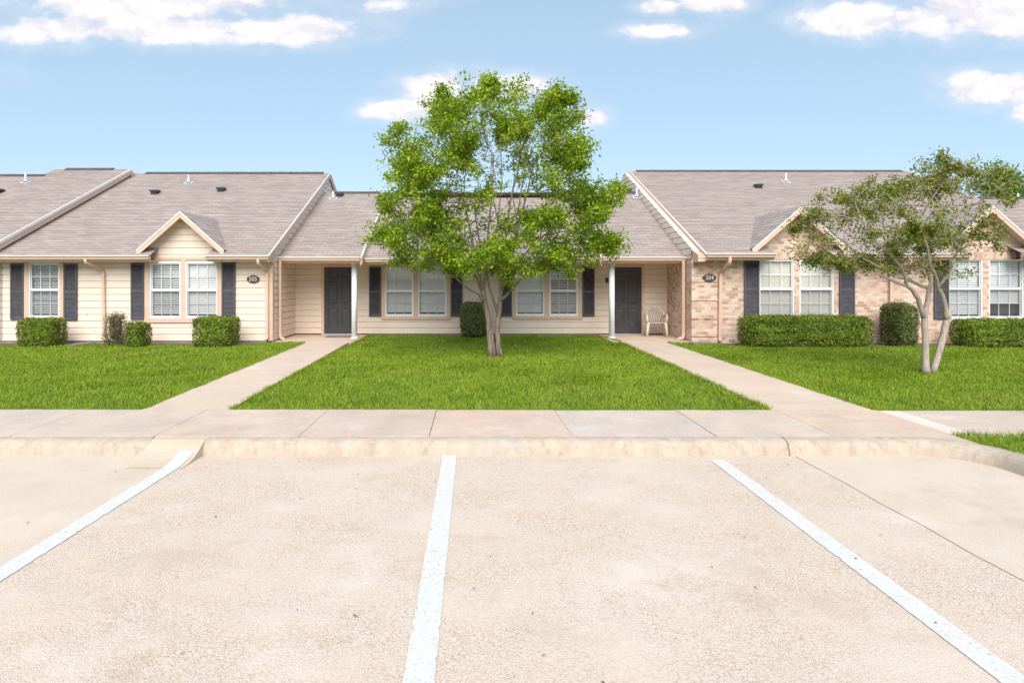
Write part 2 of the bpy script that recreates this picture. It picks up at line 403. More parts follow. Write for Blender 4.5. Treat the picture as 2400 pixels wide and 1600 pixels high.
# ================================================================ GROUND
G = .16
mb = MB(); mb.add([(-2500, -2500, -.09), (2500, -2500, -.09), (2500, 2500, -.09), (-2500, 2500, -.09)])
struct(mb.build('ground', M['soil']))

def slab(mb, poly, z, th=.1):
    n = len(poly); mb.add([(x, y, z) for x, y in poly])
    for i in range(n):
        a, b = poly[i], poly[(i + 1) % n]
        mb.add([(a[0], a[1], z - th), (b[0], b[1], z - th), (b[0], b[1], z), (a[0], a[1], z)])
# parking lot: three pours divided by joints
def jag(x, amp, y0, y1, n, seed):
    r = random.Random(seed); return [(x + r.uniform(-amp, amp), y0 + (y1 - y0) * i / n) for i in range(n + 1)]
jl = jag(-3.03, .004, -40, 7.22, 60, 1); jr = jag(3.36, .014, -40, 7.22, 90, 2)
mb = MB(); slab(mb, [(-60, -40)] + jl + [(-60, 7.22)], 0)
slab(mb, [(x + .013, y) for x, y in jr][::1] + [(9, 7.22), (9, 7.6), (60, 7.6), (60, -40)], 0)
mb.f = mb.f; struct(mb.build('parking_lot', M['smooth']))
mb = MB(); slab(mb, [(jr[0][0], -40)] + jr + [(x + .004, y) for x, y in jl[::-1]], 0)
struct(mb.build('parking_bay', M['agg']))
for i, (xc, xf, y0) in enumerate(((-2.97, -2.97, 7.06), (-.255, -.255, 7.17), (2.49, 2.5, 6.98))):
    r = random.Random(i); mb = MB(); L = []; Rr = []
    n = 220
    for k in range(n + 1):
        y = y0 - 5.6 * k / n * 1.25
        jt = lambda: r.gauss(0, .0016) - (abs(r.gauss(0, .008)) if r.random() < .06 else 0)
        L.append((xc - .074 - jt(), y)); Rr.append((xc + .074 + jt(), y))
    zl = lambda y: .005 + (float(np.interp(y, [6.68, 6.8, 6.92, 7.05, 7.16], [0, .012, .03, .068, .12])) if i == 0 else 0.)   # the left line runs up the mortar ramp
    for k in range(n): mb.add([(*L[k], zl(L[k][1])), (*L[k+1], zl(L[k+1][1])), (*Rr[k+1], zl(L[k+1][1])), (*Rr[k], zl(L[k][1]))])
    struct(mb.build('parking_line', M['paint']))

# kerb: profile swept along the street and round the island
prof = [(-.015, -.05), (-.012, .0), (.0, .045), (.016, .085), (.038, .115), (.07, .137), (.11, .149), (.15, .153), (.20, .153), (.20, -.05)]
path = [(-60, 7.16)] + [(-4.0 + .0, 7.16)]
path = [(x, 7.16) for x in (-60, -30, -20, -12, -8, -6, -5)] + [(-5 + .5 * i, 7.16 + .01 * math.sin(i * 1.7)) for i in range(1, 19)]
cx, cy, r_ = 4.55, 6.56, .62
path += [(cx + r_ * math.sin(a), cy + r_ * math.cos(a)) for a in [R(x) for x in range(0, 91, 9)]]
path += [(cx + r_, y) for y in (5.5, 3, 0, -6, -20, -38)]
def sweep_profile(mb, path, prof, close=True):
    rings = []
    for i, p in enumerate(path):
        a = Vector(path[max(i-1, 0)]); b = Vector(path[min(i+1, len(path)-1)]); d = (b - a).normalized(); n = Vector((-d.y, d.x))
        rings.append([(p[0] + n.x * o, p[1] + n.y * o, z) for o, z in prof])
    for i in range(len(rings) - 1):
        for k in range(len(prof) - 1):
            mb.add([rings[i][k], rings[i+1][k], rings[i+1][k+1], rings[i][k+1]], smooth=True)
    if close: mb.add(rings[0][::-1]); mb.add(rings[-1])
mb = MB(); sweep_profile(mb, [p for p in path if p[0] <= -3.5 and p[1] > 7] + [(-3.42, 7.16)], prof)
struct(mb.build('kerb', M['kerb']))
mb = MB(); sweep_profile(mb, [(-2.85, 7.16)] + [p for p in path if not (p[0] < -2.9)], prof)
struct(mb.build('kerb', M['kerb']))
# kerb joint crack
mb = MB(); mb.tube([(3.305, 7.146, .0), (3.307, 7.158, .045), (3.304, 7.175, .085), (3.308, 7.197, .115), (3.306, 7.23, .137), (3.304, 7.27, .149), (3.306, 7.35, .153)], .0055, 5); struct(mb.build('kerb_joint', M['soil']))
# mortar ramp plugging the kerb gap
pr = [(7.38, .156), (7.25, .150), (7.16, .12), (7.05, .068), (6.92, .03), (6.8, .012), (6.68, .003)]
mb = MB()
for i in range(len(pr) - 1):
    f = lambda y: max(0., (7.25 - y)) / .57
    xa = lambda y: -3.42 + .02 * f(y); xb = lambda y: -2.85 - .0 * f(y)
    (ya, za), (yb, zb) = pr[i], pr[i+1]
    mb.add([(xa(yb), yb, zb), (xb(yb), yb, zb), (xb(ya), ya, za), (xa(ya), ya, za)], smooth=True)
    for x, s in ((xa, 1), (xb, -1)):
        q = [(x(ya), ya, za), (x(ya), ya, -.03), (x(yb), yb, -.03), (x(yb), yb, zb)]; mb.add(q if s > 0 else q[::-1])
struct(mb.build('kerb_ramp', M['patch']))

# sidewalk slabs
def tinted(mb, tints, o):
    ca = o.data.color_attributes.new('tint', 'FLOAT_COLOR', 'CORNER')
    k = 0
    for p, tv in zip(o.data.polygons, tints):
        for li in p.loop_indices: ca.data[li].color = (*tv, 1)
mb = MB(); tints = []
xs = [-60] + [-12.8 + 1.53 * i for i in range(-6, 8)]
xs = [-60, -26, -22, -18, -14.5, -12.9, -11.3, -9.75, -8.2, -6.6, -5.0, -3.45, -1.89, -.485, 1.07, 2.62, 3.9, 5.22]
tl = {-.485: (1.02, .95, .92), 1.07: (.97, .99, 1.02), 2.62: (1., 1., 1.0), 3.9: (1.03, .98, .92), -1.89: (.98, .95, .95), -3.45: (1.0, .97, .95)}
for a, b in zip(xs[:-1], xs[1:]):
    n0 = len(mb.f); wob = rnd.uniform(-.01, .01)
    slab(mb, [(a + .0035, 7.362), (b - .0035, 7.362), (b - .0035 - (.035 if b == 1.07 else 0), 8.86 + wob * .3), (a + .0035 - (.035 if a == 1.07 else 0), 8.86 + wob * .3)], .155 + (.006 if a < -1.8 else 0) - (.004 if a == 1.07 else 0))
    tints += [tl.get(a, (1 + rnd.uniform(-.03, .03), 1, 1 + rnd.uniform(-.03, .02)))] * (len(mb.f) - n0)
n0 = len(mb.f); arcp = [(4.55 + .815 * math.sin(R(k)), 6.56 + .815 * math.cos(R(k))) for k in range(12, 60, 4)]
for p, q in zip(arcp[:-1], arcp[1:]): mb.add([(p[0], p[1], .154), (q[0], q[1], .154), (q[0], 7.361, .154), (p[0], 7.361, .154)])
tints += [(1.03, .98, .92)] * (len(mb.f) - n0)
# sidewalk going on to the right of the joint
for a, b, tv in ((5.235, 5.50, (1.26, 1.3, 1.36)), (5.508, 7.0, (.99, .99, 1.0)), (7.012, 8.5, (1.0, .98, .97)), (8.512, 10, (1.01, 1, 1)), (10.01, 14, (1, .98, .96)), (14.01, 60, (1, 1, 1))):
    n0 = len(mb.f); slab(mb, [(a, 7.45), (b, 7.45), (b, 8.84), (a, 8.84)], .150); tints += [tv] * (len(mb.f) - n0)
o = struct(mb.build('sidewalk', M['walk'])); tinted(mb, tints, o)

# paths and porch slabs
def path_obj(l0, r0, l1, r1, porch):
    mb = MB(); n = 7; y0, y1 = 8.868, 18.3
    for i in range(n):
        a, b = i / n, (i + 1) / n; g = .004
        P = lambda tt, s: ((l0 + (l1 - l0) * tt, r0 + (r1 - r0) * tt)[s], y0 + (y1 - y0) * tt)
        q = [P(a, 0), P(a, 1), P(b, 1), P(b, 0)]
        q = [(x, y + (g if k < 2 else -g)) for k, (x, y) in enumerate(q)]
        slab(mb, q, .158)
    slab(mb, porch, .168)
    return struct(mb.build('path', M['path']))
path_obj(-4.31, -3.18, -4.5, -3.36, [(-5.42, 18.31), (-3.2, 18.31), (-3.2, 20.74), (-5.40, 20.74)])
path_obj(3.86, 5.16, 3.93, 5.17, [(3.72, 18.31), (5.84, 18.31), (5.84, 20.74), (3.72, 20.74)])

# lawns (soil sheet + grass blades), soil beds along the walls
def lawn(poly_xy, name='lawn'):
    mb = MB(); slab(mb, poly_xy, .135); o = mb.build(name, M['lawnbase']); return struct(o)
M['lawnbase'] = mat('lawn_soil', (.05, .10, .012), (.08, .13, .02), 6, .95, .6, 40)
LAWNS = [[(-60, 8.875), (-4.325, 8.875), (-4.51, 18.2), (-5.4, 18.2), (-5.6, 17.55), (-9.4, 17.35), (-12, 17.15), (-60, 17.1)],
         [(-3.165, 8.875), (3.845, 8.875), (3.915, 18.5), (3.7, 20.35), (1.7, 20.55), (.35, 20.3), (-.8, 20.0), (-1.3, 20.55), (-3.15, 20.6), (-3.15, 18.5)],
         [(5.175, 8.86), (60, 8.86), (60, 17.2), (12, 17.0), (8, 17.0), (6.4, 17.35), (5.19, 18.2)],
         [(5.375, 3.0), (60, 3.0), (60, 7.44), (5.245, 7.44), (5.245, 7.02), (5.33, 6.82), (5.372, 6.5)]]
for L in LAWNS: lawn(L)
mb = MB()
slab(mb, [(-60, 17.0), (-5.42, 17.2), (-5.42, 18.4), (-60, 18.4)], .125); slab(mb, [(5.2, 16.9), (60, 16.9), (60, 18.4), (5.2, 18.4)], .125)
slab(mb, [(-3.19, 19.4), (3.71, 19.4), (3.71, 20.8), (-3.19, 20.8)], .127)
struct(mb.build('soil_bed', M['soil']))

def inside(P, poly):
    x, y = P[:, 0], P[:, 1]; r = np.zeros(len(P), bool); n = len(poly)
    for i in range(n):
        x1, y1 = poly[i]; x2, y2 = poly[(i + 1) % n]
        c = ((y1 > y) != (y2 > y))
        with np.errstate(divide='ignore', invalid='ignore'):
            r ^= c & (x < (x2 - x1) * (y - y1) / (y2 - y1 + 1e-12) + x1)
    return r
def lump(P, s, seed):
    g = np.random.default_rng(seed); v = 0
    for k in range(6):
        a = g.uniform(0, 6.28); f = s * g.uniform(.6, 1.8)
        v = v + np.sin(P[:, 0] * f * np.cos(a) + P[:, 1] * f * np.sin(a) + g.uniform(0, 6.28))
    return v / 6
def grass(poly, x0, x1, y0, y1, dens, name='grass', h=.048):
    A = (x1 - x0) * (y1 - y0); n = int(A * dens)
    P = np.column_stack([npr.uniform(x0, x1, n), npr.uniform(y0, y1, n)])
    # visible frame only, thinner with distance
    keep = inside(P, poly) & (np.abs(P[:, 0] - .06 * P[:, 1]) < P[:, 1] * .80 + 4.0) & (npr.uniform(0, 1, n) < np.clip(11.5 / P[:, 1], .5, 1) ** 1.2)
    P = P[keep]; n = len(P)
    lm = lump(P, 3.5, 3) * .5 + lump(P, 12, 4) * .6
    H = h * (1 + .45 * lm) * npr.uniform(.55, 1.3, n); W = npr.uniform(.004, .0075, n) * np.clip(P[:, 1] / 10, .9, 1.6)
    th = npr.uniform(0, 6.283, n) ; lean = npr.uniform(.15, 1.1, n) * H
    la = npr.uniform(0, 6.283, n) * .6 + lump(P, 2.2, 9) * 3
    dx, dy = np.cos(th) * W, np.sin(th) * W; lx, ly = np.cos(la) * lean, np.sin(la) * lean
    z0 = np.full(n, .130)
    V = np.empty((n, 5, 3), np.float32)
    V[:, 0] = np.column_stack([P[:, 0] - dx, P[:, 1] - dy, z0]); V[:, 1] = np.column_stack([P[:, 0] + dx, P[:, 1] + dy, z0])
    mx, my, mz = P[:, 0] + lx * .35, P[:, 1] + ly * .35, z0 + H * .62
    V[:, 2] = np.column_stack([mx + dx * .8, my + dy * .8, mz]); V[:, 3] = np.column_stack([mx - dx * .8, my - dy * .8, mz])
    V[:, 4] = np.column_stack([P[:, 0] + lx, P[:, 1] + ly, z0 + H])
    b = (np.arange(n) * 5)[:, None]
    loops = (b + np.array([[0, 1, 2, 3, 3, 2, 4]])).ravel()
    tot = np.tile([4, 3], n)
    return stuff(fast_mesh(name, V.reshape(-1, 3), loops, tot, M['grass']))
grass(LAWNS[0], -15, -4.2, 8.86, 18.2, 1500)
grass(LAWNS[1], -3.3, 4, 8.86, 20.6, 1500)
grass(LAWNS[2], 5.1, 16.6, 8.86, 18.2, 1500)
grass(LAWNS[3], 5.2, 11.0, 3.0, 7.46, 1500)
def fringe(poly, dens=330):
    pts = []
    for (x1, y1), (x2, y2) in zip(poly, poly[1:] + poly[:1]):
        if max(abs(x1), abs(x2)) > 50 and abs(y1 - y2) > 3: continue
        L = min(math.hypot(x2 - x1, y2 - y1), 60); n = int(math.hypot(x2 - x1, y2 - y1) * dens); tt = npr.uniform(0, 1, n)
        nx, ny = (y2 - y1), -(x2 - x1); q = math.hypot(nx, ny); off = npr.normal(.0, .016, n)
        tuft = .5 + .5 * np.sin(tt * L * 5.3) * np.sin(tt * L * 2.1 + 1)
        off = off + .02 * tuft
        pts.append(np.column_stack([x1 + (x2 - x1) * tt + nx / q * off, y1 + (y2 - y1) * tt + ny / q * off])[npr.uniform(0, 1, n) < .35 + .65 * tuft])
    P = np.vstack(pts); P = P[(np.abs(P[:, 0] - .06 * P[:, 1]) < P[:, 1] * .80 + 1.2) & (P[:, 1] > 5)]; n = len(P)
    H = npr.uniform(.035, .085, n); W = npr.uniform(.003, .006, n) * np.clip(P[:, 1] / 10, .9, 1.5); th = npr.uniform(0, 6.283, n); la = npr.uniform(0, 6.283, n); le = npr.uniform(.2, 1.0, n) * H
    V = np.empty((n, 3, 3), np.float32); z0 = np.full(n, .145)
    V[:, 0] = np.column_stack([P[:, 0] - np.cos(th) * W, P[:, 1] - np.sin(th) * W, z0]); V[:, 1] = np.column_stack([P[:, 0] + np.cos(th) * W, P[:, 1] + np.sin(th) * W, z0])
    V[:, 2] = np.column_stack([P[:, 0] + np.cos(la) * le, P[:, 1] + np.sin(la) * le, z0 + H])
    stuff(fast_mesh('grass', V.reshape(-1, 3), np.arange(n * 3), np.full(n, 3), M['grass']))
for L in LAWNS: fringe(L)
# clover heads in the lawn
def clover(n, cx, cy, sx, sy, poly):
    P = np.column_stack([npr.normal(cx, sx, n), npr.normal(cy, sy, n)]); P = P[inside(P, poly)]
    return P
P = np.vstack([clover(70, -1.2, 17.2, 1.5, 1.2, LAWNS[1]), clover(35, 1.6, 17.0, 1.0, .8, LAWNS[1]), clover(14, -2.2, 11, .5, 1.2, LAWNS[1]), clover(60, 9.5, 15.3, 2.6, 1.1, LAWNS[2]), clover(40, -8, 15.2, 2, .8, LAWNS[0])])
mb = MB()
for x, y in P:
    z = .185 + rnd.uniform(-.012, .015); r = rnd.uniform(.007, .011)
    t_ = [(x + r*math.cos(k*1.257), y + r*math.sin(k*1.257), z) for k in range(5)]
    for k in range(5): mb.add([t_[k], t_[(k+1) % 5], (x, y, z + r * .9)]); mb.add([t_[(k+1) % 5], t_[k], (x, y, z - r * .7)])
stuff(mb.build('clover_flowers', M['flower']))

# ================================================================ BUILDING HELPERS
YW, YB, YE = 18.35, 20.75, 17.85
front = lambda Y: (lambda u, z, d: (u, Y - d, z))

def siding(mb, f, u0, u1, z0, z1, openings=(), left=None, right=None, expo=.178, zref=.2):
    left = left or (lambda z: u0); right = right or (lambda z: u1)
    gap = .0105
    k0 = math.floor((z0 - zref) / expo) - 1
    cuts = {z0, z1} | {z for o in openings for z in (o[2], o[3]) if z0 < z < z1} | {zref + k * expo + q for k in range(k0, k0 + 60) for q in (0, expo - gap) if z0 < zref + k * expo + q < z1}
    cuts = sorted(cuts)
    for a, b in zip(cuts[:-1], cuts[1:]):
        if b - a < 1e-5: continue
        kk = math.floor((a + 1e-6 - zref) / expo); zb = zref + kk * expo
        groove = (a + b) / 2 - zb > expo - gap
        d = (lambda z: -.02) if groove else (lambda z: .020 - .014 * (z - zb) / expo)
        mid = (a + b) / 2
        cur = None; out = []
        for o in sorted([o for o in openings if o[2] < mid < o[3]]): out.append((cur, o[0])); cur = o[1]
        out.append((cur, None))
        for (sa, sb) in out:
            la, lb = (left(a), left(b)) if sa is None else (sa, sa)
            ra, rb = (right(a), right(b)) if sb is None else (sb, sb)
            if ra - la < 1e-4 and rb - lb < 1e-4: continue
            mb.add([f(la, a, d(a)), f(ra, a, d(a)), f(rb, b, d(b)), f(lb, b, d(b))])
            if abs(a - zb) < 1e-4: mb.add([f(la, a, -.02), f(ra, a, -.02), f(ra, a, d(a)), f(la, a, d(a))])
            if not groove and abs(b - (zb + expo - gap)) < 1e-4: mb.add([f(lb, b, d(b)), f(rb, b, d(b)), f(rb, b, -.02), f(lb, b, -.02)])

def wall_panel(mb, f, u0, u1, z0, z1, openings=(), reveal=.09, left=None, right=None, dd=0.):
    """flat wall (brick) with openings and reveals"""
    left = left or (lambda z: u0); right = right or (lambda z: u1)
    cuts = sorted({z0, z1} | {z for o in openings for z in (o[2], o[3]) if z0 < z < z1})
    for a, b in zip(cuts[:-1], cuts[1:]):
        mid = (a + b) / 2; cur = None; out = []
        for o in sorted([o for o in openings if o[2] < mid < o[3]]): out.append((cur, o[0])); cur = o[1]
        out.append((cur, None))
        for sa, sb in out:
            la, lb = (left(a), left(b)) if sa is None else (sa, sa); ra, rb = (right(a), right(b)) if sb is None else (sb, sb)
            mb.add([f(la, a, dd), f(ra, a, dd), f(rb, b, dd), f(lb, b, dd)], [(la, a), (ra, a), (rb, b), (lb, b)])
    for (a, b, c, d) in openings:
        mb.add([f(a, c, 0), f(a, d, 0), f(a, d, -reveal), f(a, c, -reveal)], [(a, c), (a, d), (a + reveal, d), (a + reveal, c)])
        mb.add([f(b, c, -reveal), f(b, d, -reveal), f(b, d, 0), f(b, c, 0)], [(b, c), (b, d), (b + reveal, d), (b + reveal, c)])
        mb.add([f(a, d, 0), f(b, d, 0), f(b, d, -reveal), f(a, d, -reveal)], [(a, d), (b, d), (b, d + reveal), (a, d + reveal)])
        mb.add([f(a, c, -reveal), f(b, c, -reveal), f(b, c, 0), f(a, c, 0)], [(a, c), (b, c), (b, c + reveal), (a, c + reveal)])

def roof_plane(mb, X0, X1, Ye, ze, Yr, zr, notches=(), ynotch=18.42, expo=.143, v0=0., x1fn=None):
    L = math.hypot(Yr - Ye, zr - ze); ny, nz = -(zr - ze) / L, (Yr - Ye) / L
    if Yr < Ye: ny, nz = -ny, -nz
    cuts = [min(L, i * expo) for i in range(int(L / expo) + 2)]
    s = (Yr - Ye) / L
    if notches:
        cuts = sorted(set(cuts) | {(ynotch - Ye) / s})
    cuts = sorted(set(cuts))
    for a, b in zip(cuts[:-1], cuts[1:]):
        if b - a < 1e-5: continue
        k = math.floor((a + 1e-6) / expo) * expo
        lift = lambda q: .010 * (1 - (q - k) / expo) + .001
        P = lambda x, q, h: (x, Ye + (Yr - Ye) * q / L + ny * h, ze + (zr - ze) * q / L + nz * h)
        segs = [(X0, X1)]
        if notches and (Ye + s * (a + b) / 2) < ynotch:
            segs = []; cur = X0
            for n0, n1 in notches: segs.append((cur, n0)); cur = n1
            segs.append((cur, X1))
        for xa, xb in segs:
            q = [P(xa, a, lift(a)), P(xb, a, lift(a)), P(xb, b, lift(b)), P(xa, b, lift(b))]
            uvs = [(xa, v0 + a), (xb, v0 + a), (xb, v0 + b), (xa, v0 + b)]
            if Yr < Ye: q = q[::-1]; uvs = uvs[::-1]
            mb.add(q, uvs)
            if abs(a - k) < 1e-4: mb.add([P(xa, a, -.004), P(xb, a, -.004), P(xb, a, lift(a)), P(xa, a, lift(a))], [(xa, v0 + a)] * 4)

def slope_board(mb, xa, xb, Ye, ze, Yr, zr, h, drop=0., up=0.):
    """board lying under a rake: between xa..xb, following the slope, h tall"""
    pts = [(Ye, ze - drop + up), (Yr, zr - drop + up), (Yr, zr - drop - h), (Ye, ze - drop - h)]
    mb.prism(pts, lambda p, a: (a, p[0], p[1]), xa, xb)

def eave_trim(parent, x0, x1, Ye, ze, Yw, zs, gut=True, ends=(True, True), white=True):
    """gutter, fascia and soffit of one eave run"""
    mb = MB(); mb.box(x0, x1, Ye + .012, Ye + .04, ze - .17, ze - .012); mb.build('fascia', M['trim'], parent)
    mb = MB(); mb.box(x0, x1, Ye + .041, Yw, zs - .015, zs); mb.build('soffit', M['siding'], parent)
    prof_ = [(0.010, -.008), (-.105, -.008), (-.11, -.03), (-.10, -.045), (-.085, -.075), (-.075, -.115), (0.010, -.115)]
    mb = MB(); mb.prism([(Ye + a, ze + b) for a, b in prof_], lambda p, a: (a, p[0], p[1]), x0 + .0, x1)
    g = mb.build('gutter', M['trim'], parent)
    mb = MB(); mb.box(x0 - .004, x1 + .004, Ye - .118, Ye - .085, ze - .034, ze - .004); mb.build('gutter_lip', M['drip'], g)
    return g

def downspout(parent, pts, r=.047):
    mb = MB(); P = [Vector(p) for p in pts]; out = [P[0]]
    for i in range(1, len(P) - 1):                                     # soften the elbows
        a = (P[i-1] - P[i]); b = (P[i+1] - P[i]); k = min(.07, a.length * .45, b.length * .45)
        A = P[i] + a.normalized() * k; B = P[i] + b.normalized() * k
        out += [A, (A + B) / 2 * .5 + P[i] * .5, B]
    out.append(P[-1])
    mb.tube(out, r, 4, smooth=False, rot=math.pi / 4)
    bands = MB()
    o = mb.build('downspout', M['trim'], parent)
    zs = [p[2] for p in pts]
    return o

def window(parent, f, x0, x1, z0, z1, tilt=60, cream=False, gap=None, seed=0, blind_low=0., dshift=0.):
    """double-hung window: frame + two sashes + muntins, panes and venetian blinds as sub-parts; f(u,z,d)"""
    D = dshift; mb = MB(); fw = .038; zm = (z0 + z1) / 2
    for a, b, c, d in ((x0, x0 + fw, z0, z1), (x1 - fw, x1, z0, z1), (x0 + fw, x1 - fw, z1 - fw, z1), (x0 + fw, x1 - fw, z0, z0 + .05)):
        mb.boxf(f, a, b, c, d, D - .07, D + .03)
    xi0, xi1 = x0 + fw, x1 - fw
    mb.boxf(f, xi0, xi1, zm - .022, zm + .022, D - .045, D + .008)          # meeting rail
    sw = .022
    for (c, d, dep) in ((zm + .022, z1 - fw, -.03), (z0 + .05, zm - .022, -.045)):
        mb.boxf(f, xi0, xi0 + sw, c, d, D + dep - .01, D + dep + .022); mb.boxf(f, xi1 - sw, xi1, c, d, D + dep - .01, D + dep + .022)
        mb.boxf(f, xi0 + sw, xi1 - sw, d - .02, d, D + dep - .01, D + dep + .021); mb.boxf(f, xi0 + sw, xi1 - sw, c, c + .02, D + dep - .01, D + dep + .021)
        for i in (1, 2):
            xm = xi0 + (xi1 - xi0) * i / 3; mb.boxf(f, xm - .008, xm + .008, c + .02, d - .02, D + dep - .004, D + dep + .008)
        mm = (c + d) / 2; mb.boxf(f, xi0 + sw, xi1 - sw, mm - .008, mm + .008, D + dep - .003, D + dep + .0075)
    wdw = mb.build('window', M['white'], parent)
    g = MB()
    for (c, d, dep) in ((zm, z1 - fw, -.028), (z0 + .05, zm, -.043)):
        g.add([f(xi0, c, D + dep), f(xi1, c, D + dep), f(xi1, d, D + dep), f(xi0, d, D + dep)])
    g.build('pane', M['glass'], wdw)
    q = MB(); q.add([f(xi0, z0 + .05, D - .012), f(xi1, z0 + .05, D - .012), f(xi1, zm - .022, D - .012), f(xi0, zm - .022, D - .012)])
    q.build('insect_screen', M['screen'], wdw)
    b = MB(); pitch = .05; r = random.Random(seed); n = int((z1 - z0 - .12) / pitch)
    mid = gap if gap is not None else z0 - 1
    for i in range(n):
        z = z1 - .07 - i * pitch
        if z < z0 + .05 + blind_low: break
        tl = R(tilt + r.uniform(-4, 4)); hw = .027
        if gap and z > gap: tl = R(max(8, tilt - 28))
        dz, dy = math.sin(tl) * hw, math.cos(tl) * hw
        dd = D - .085
        b.add([f(xi0 + .008, z - dz, dd + dy), f(xi1 - .008, z - dz, dd + dy), f(xi1 - .008, z, dd + .003), f(xi0 + .008, z, dd + .003)], smooth=True)
        b.add([f(xi0 + .008, z, dd + .003), f(xi1 - .008, z, dd + .003), f(xi1 - .008, z + dz, dd - dy), f(xi0 + .008, z + dz, dd - dy)], smooth=True)
    b.boxf(f, xi0 + .004, xi1 - .004, z1 - .075, z1 - .04, D - .12, D - .06)
    b.build('blind', M['blind_cream'] if cream else M['blind'], wdw)
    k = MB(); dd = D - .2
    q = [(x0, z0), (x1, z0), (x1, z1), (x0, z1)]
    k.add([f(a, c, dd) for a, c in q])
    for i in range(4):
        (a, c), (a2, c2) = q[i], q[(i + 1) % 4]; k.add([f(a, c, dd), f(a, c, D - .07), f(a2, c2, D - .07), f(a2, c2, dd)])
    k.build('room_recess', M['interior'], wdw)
    return wdw

def casing(parent, f, x0, x1, z0, z1, bars, wl=.10, sill=.10, top=.04, D=.042):
    """tan board frame round a window group; bars = x-ranges of the mullions"""
    mb = MB()
    mb.boxf(f, x0, x0 + wl, z0, z1, .0, D); mb.boxf(f, x1 - wl, x1, z0, z1, .0, D)
    mb.boxf(f, x0 + wl, x1 - wl, z1 - top, z1, .0, D - .002); mb.boxf(f, x0, x1, z0 - sill, z0, .0, D + .012)
    for a, b in bars: mb.boxf(f, a, b, z0, z1 - top, .0, D - .003)
    return mb.build('window_trim', M['trim'], parent, bevel=.003)

def shutter(parent, f, x0, x1, z0, z1, D=.033):
    mb = MB(); s = .045; zm = z0 + (z1 - z0) * .495
    mb.boxf(f, x0, x0 + s, z0, z1, D - .018, D + .028); mb.boxf(f, x1 - s, x1, z0, z1, D - .018, D + .028)
    for c, d in ((z0, z0 + .065), (zm - .035, zm + .035), (z1 - .06, z1)): mb.boxf(f, x0 + s, x1 - s, c, d, D - .018, D + .027)
    for c, d in ((z0 + .065, zm - .035), (zm + .035, z1 - .06)):
        mb.add([f(x0 + s, c, D - .005), f(x1 - s, c, D - .005), f(x1 - s, d, D - .005), f(x0 + s, d, D - .005)])
        n = int((d - c) / .033)
        for i in range(n):
            a = c + (d - c) * i / n; b = c + (d - c) * (i + 1) / n
            mb.add([f(x0 + s, a, D + .024), f(x1 - s, a, D + .024), f(x1 - s, b - .004, D + .002), f(x0 + s, b - .004, D + .002)])
            mb.add([f(x0 + s, a, D + .0), f(x1 - s, a, D + .0), f(x1 - s, a, D + .024), f(x0 + s, a, D + .024)])
    return mb.build('shutter', M['shutter'], parent)

def gable_trim(parent, xa, za, half, Yr, slope, wall_f=None):
    """rake boards of a small street-facing gable; boards lie at Y=Yr, faces to the camera"""
    zf = za - half * slope
    for nm, m_, h, y0, y1, drop in (('rake_board', 'trim', .135, Yr, Yr + .035, .035), ('drip_edge', 'drip', .05, Yr - .014, Yr + .02, .004)):
        mb = MB(); k = math.sqrt(1 + slope * slope)
        hv = h * k * .8
        for s in (-1, 1):
            q = [(xa, za - drop), (xa + s * half, zf - drop), (xa + s * half, zf - drop - hv), (xa, za - drop - hv)]
            if s > 0: q = q[::-1]
            mb.prism(q, lambda p, a: (p[0], a, p[1]), y0, y1)
        mb.build(nm, M[m_], parent)
    mb = MB(); k = .16 * .8 * 1.3
    for s in (-1, 1):                                                       # sloping soffit of the gable overhang
        a = [(xa, Yr + .036, za - .06), (xa + s * half, Yr + .036, zf - .06), (xa + s * half, YW + .02, zf - .06), (xa, YW + .02, za - .06)]
        mb.add(a); mb.add([(x, y, z - .012) for x, y, z in a][::-1])
    mb.build('gable_soffit', M['siding'], parent)

def gable_roof(mb, xa, za, half, Yr, slope, mYe, mze, mslope):
    """shingled roof of the gable, running back into the main slope; rows parallel to its ridge"""
    k = math.sqrt(1 + slope * slope); L = half * k; expo = .143; n = int(L / expo) + 1
    for s in (-1, 1):
        for i in range(n):
            a, b = i * expo, min(L, (i + 1) * expo)
            if b - a < .01: continue
            # distance a,b down from ridge
            def P(q, yfun, lift):
                x = xa + s * q / k; z = za - slope * q / k + lift
                return (x, yfun(z), z)
            back = lambda z: mYe + (z - mze) / mslope + .12
            F_ = lambda z: Yr - .01
            la, lb = .002, .006
            q = [P(b, F_, lb), P(a, F_, la), P(a, back, la), P(b, back, lb)]
            uvs = [(q[0][1], -b), (q[1][1], -a), (q[2][1], -a), (q[3][1], -b)]
            if q[3][1] < q[0][1] + .01: continue
            if s < 0: q = q[::-1]; uvs = uvs[::-1]
            mb.add(q[::-1] if False else q, uvs)
            e = [P(b, F_, lb), P(b, back, lb), P(b, back, -.004), P(b, F_, -.004)]
            mb.add(e, [(p[1], -b) for p in e])
        # front edge thickness
    return

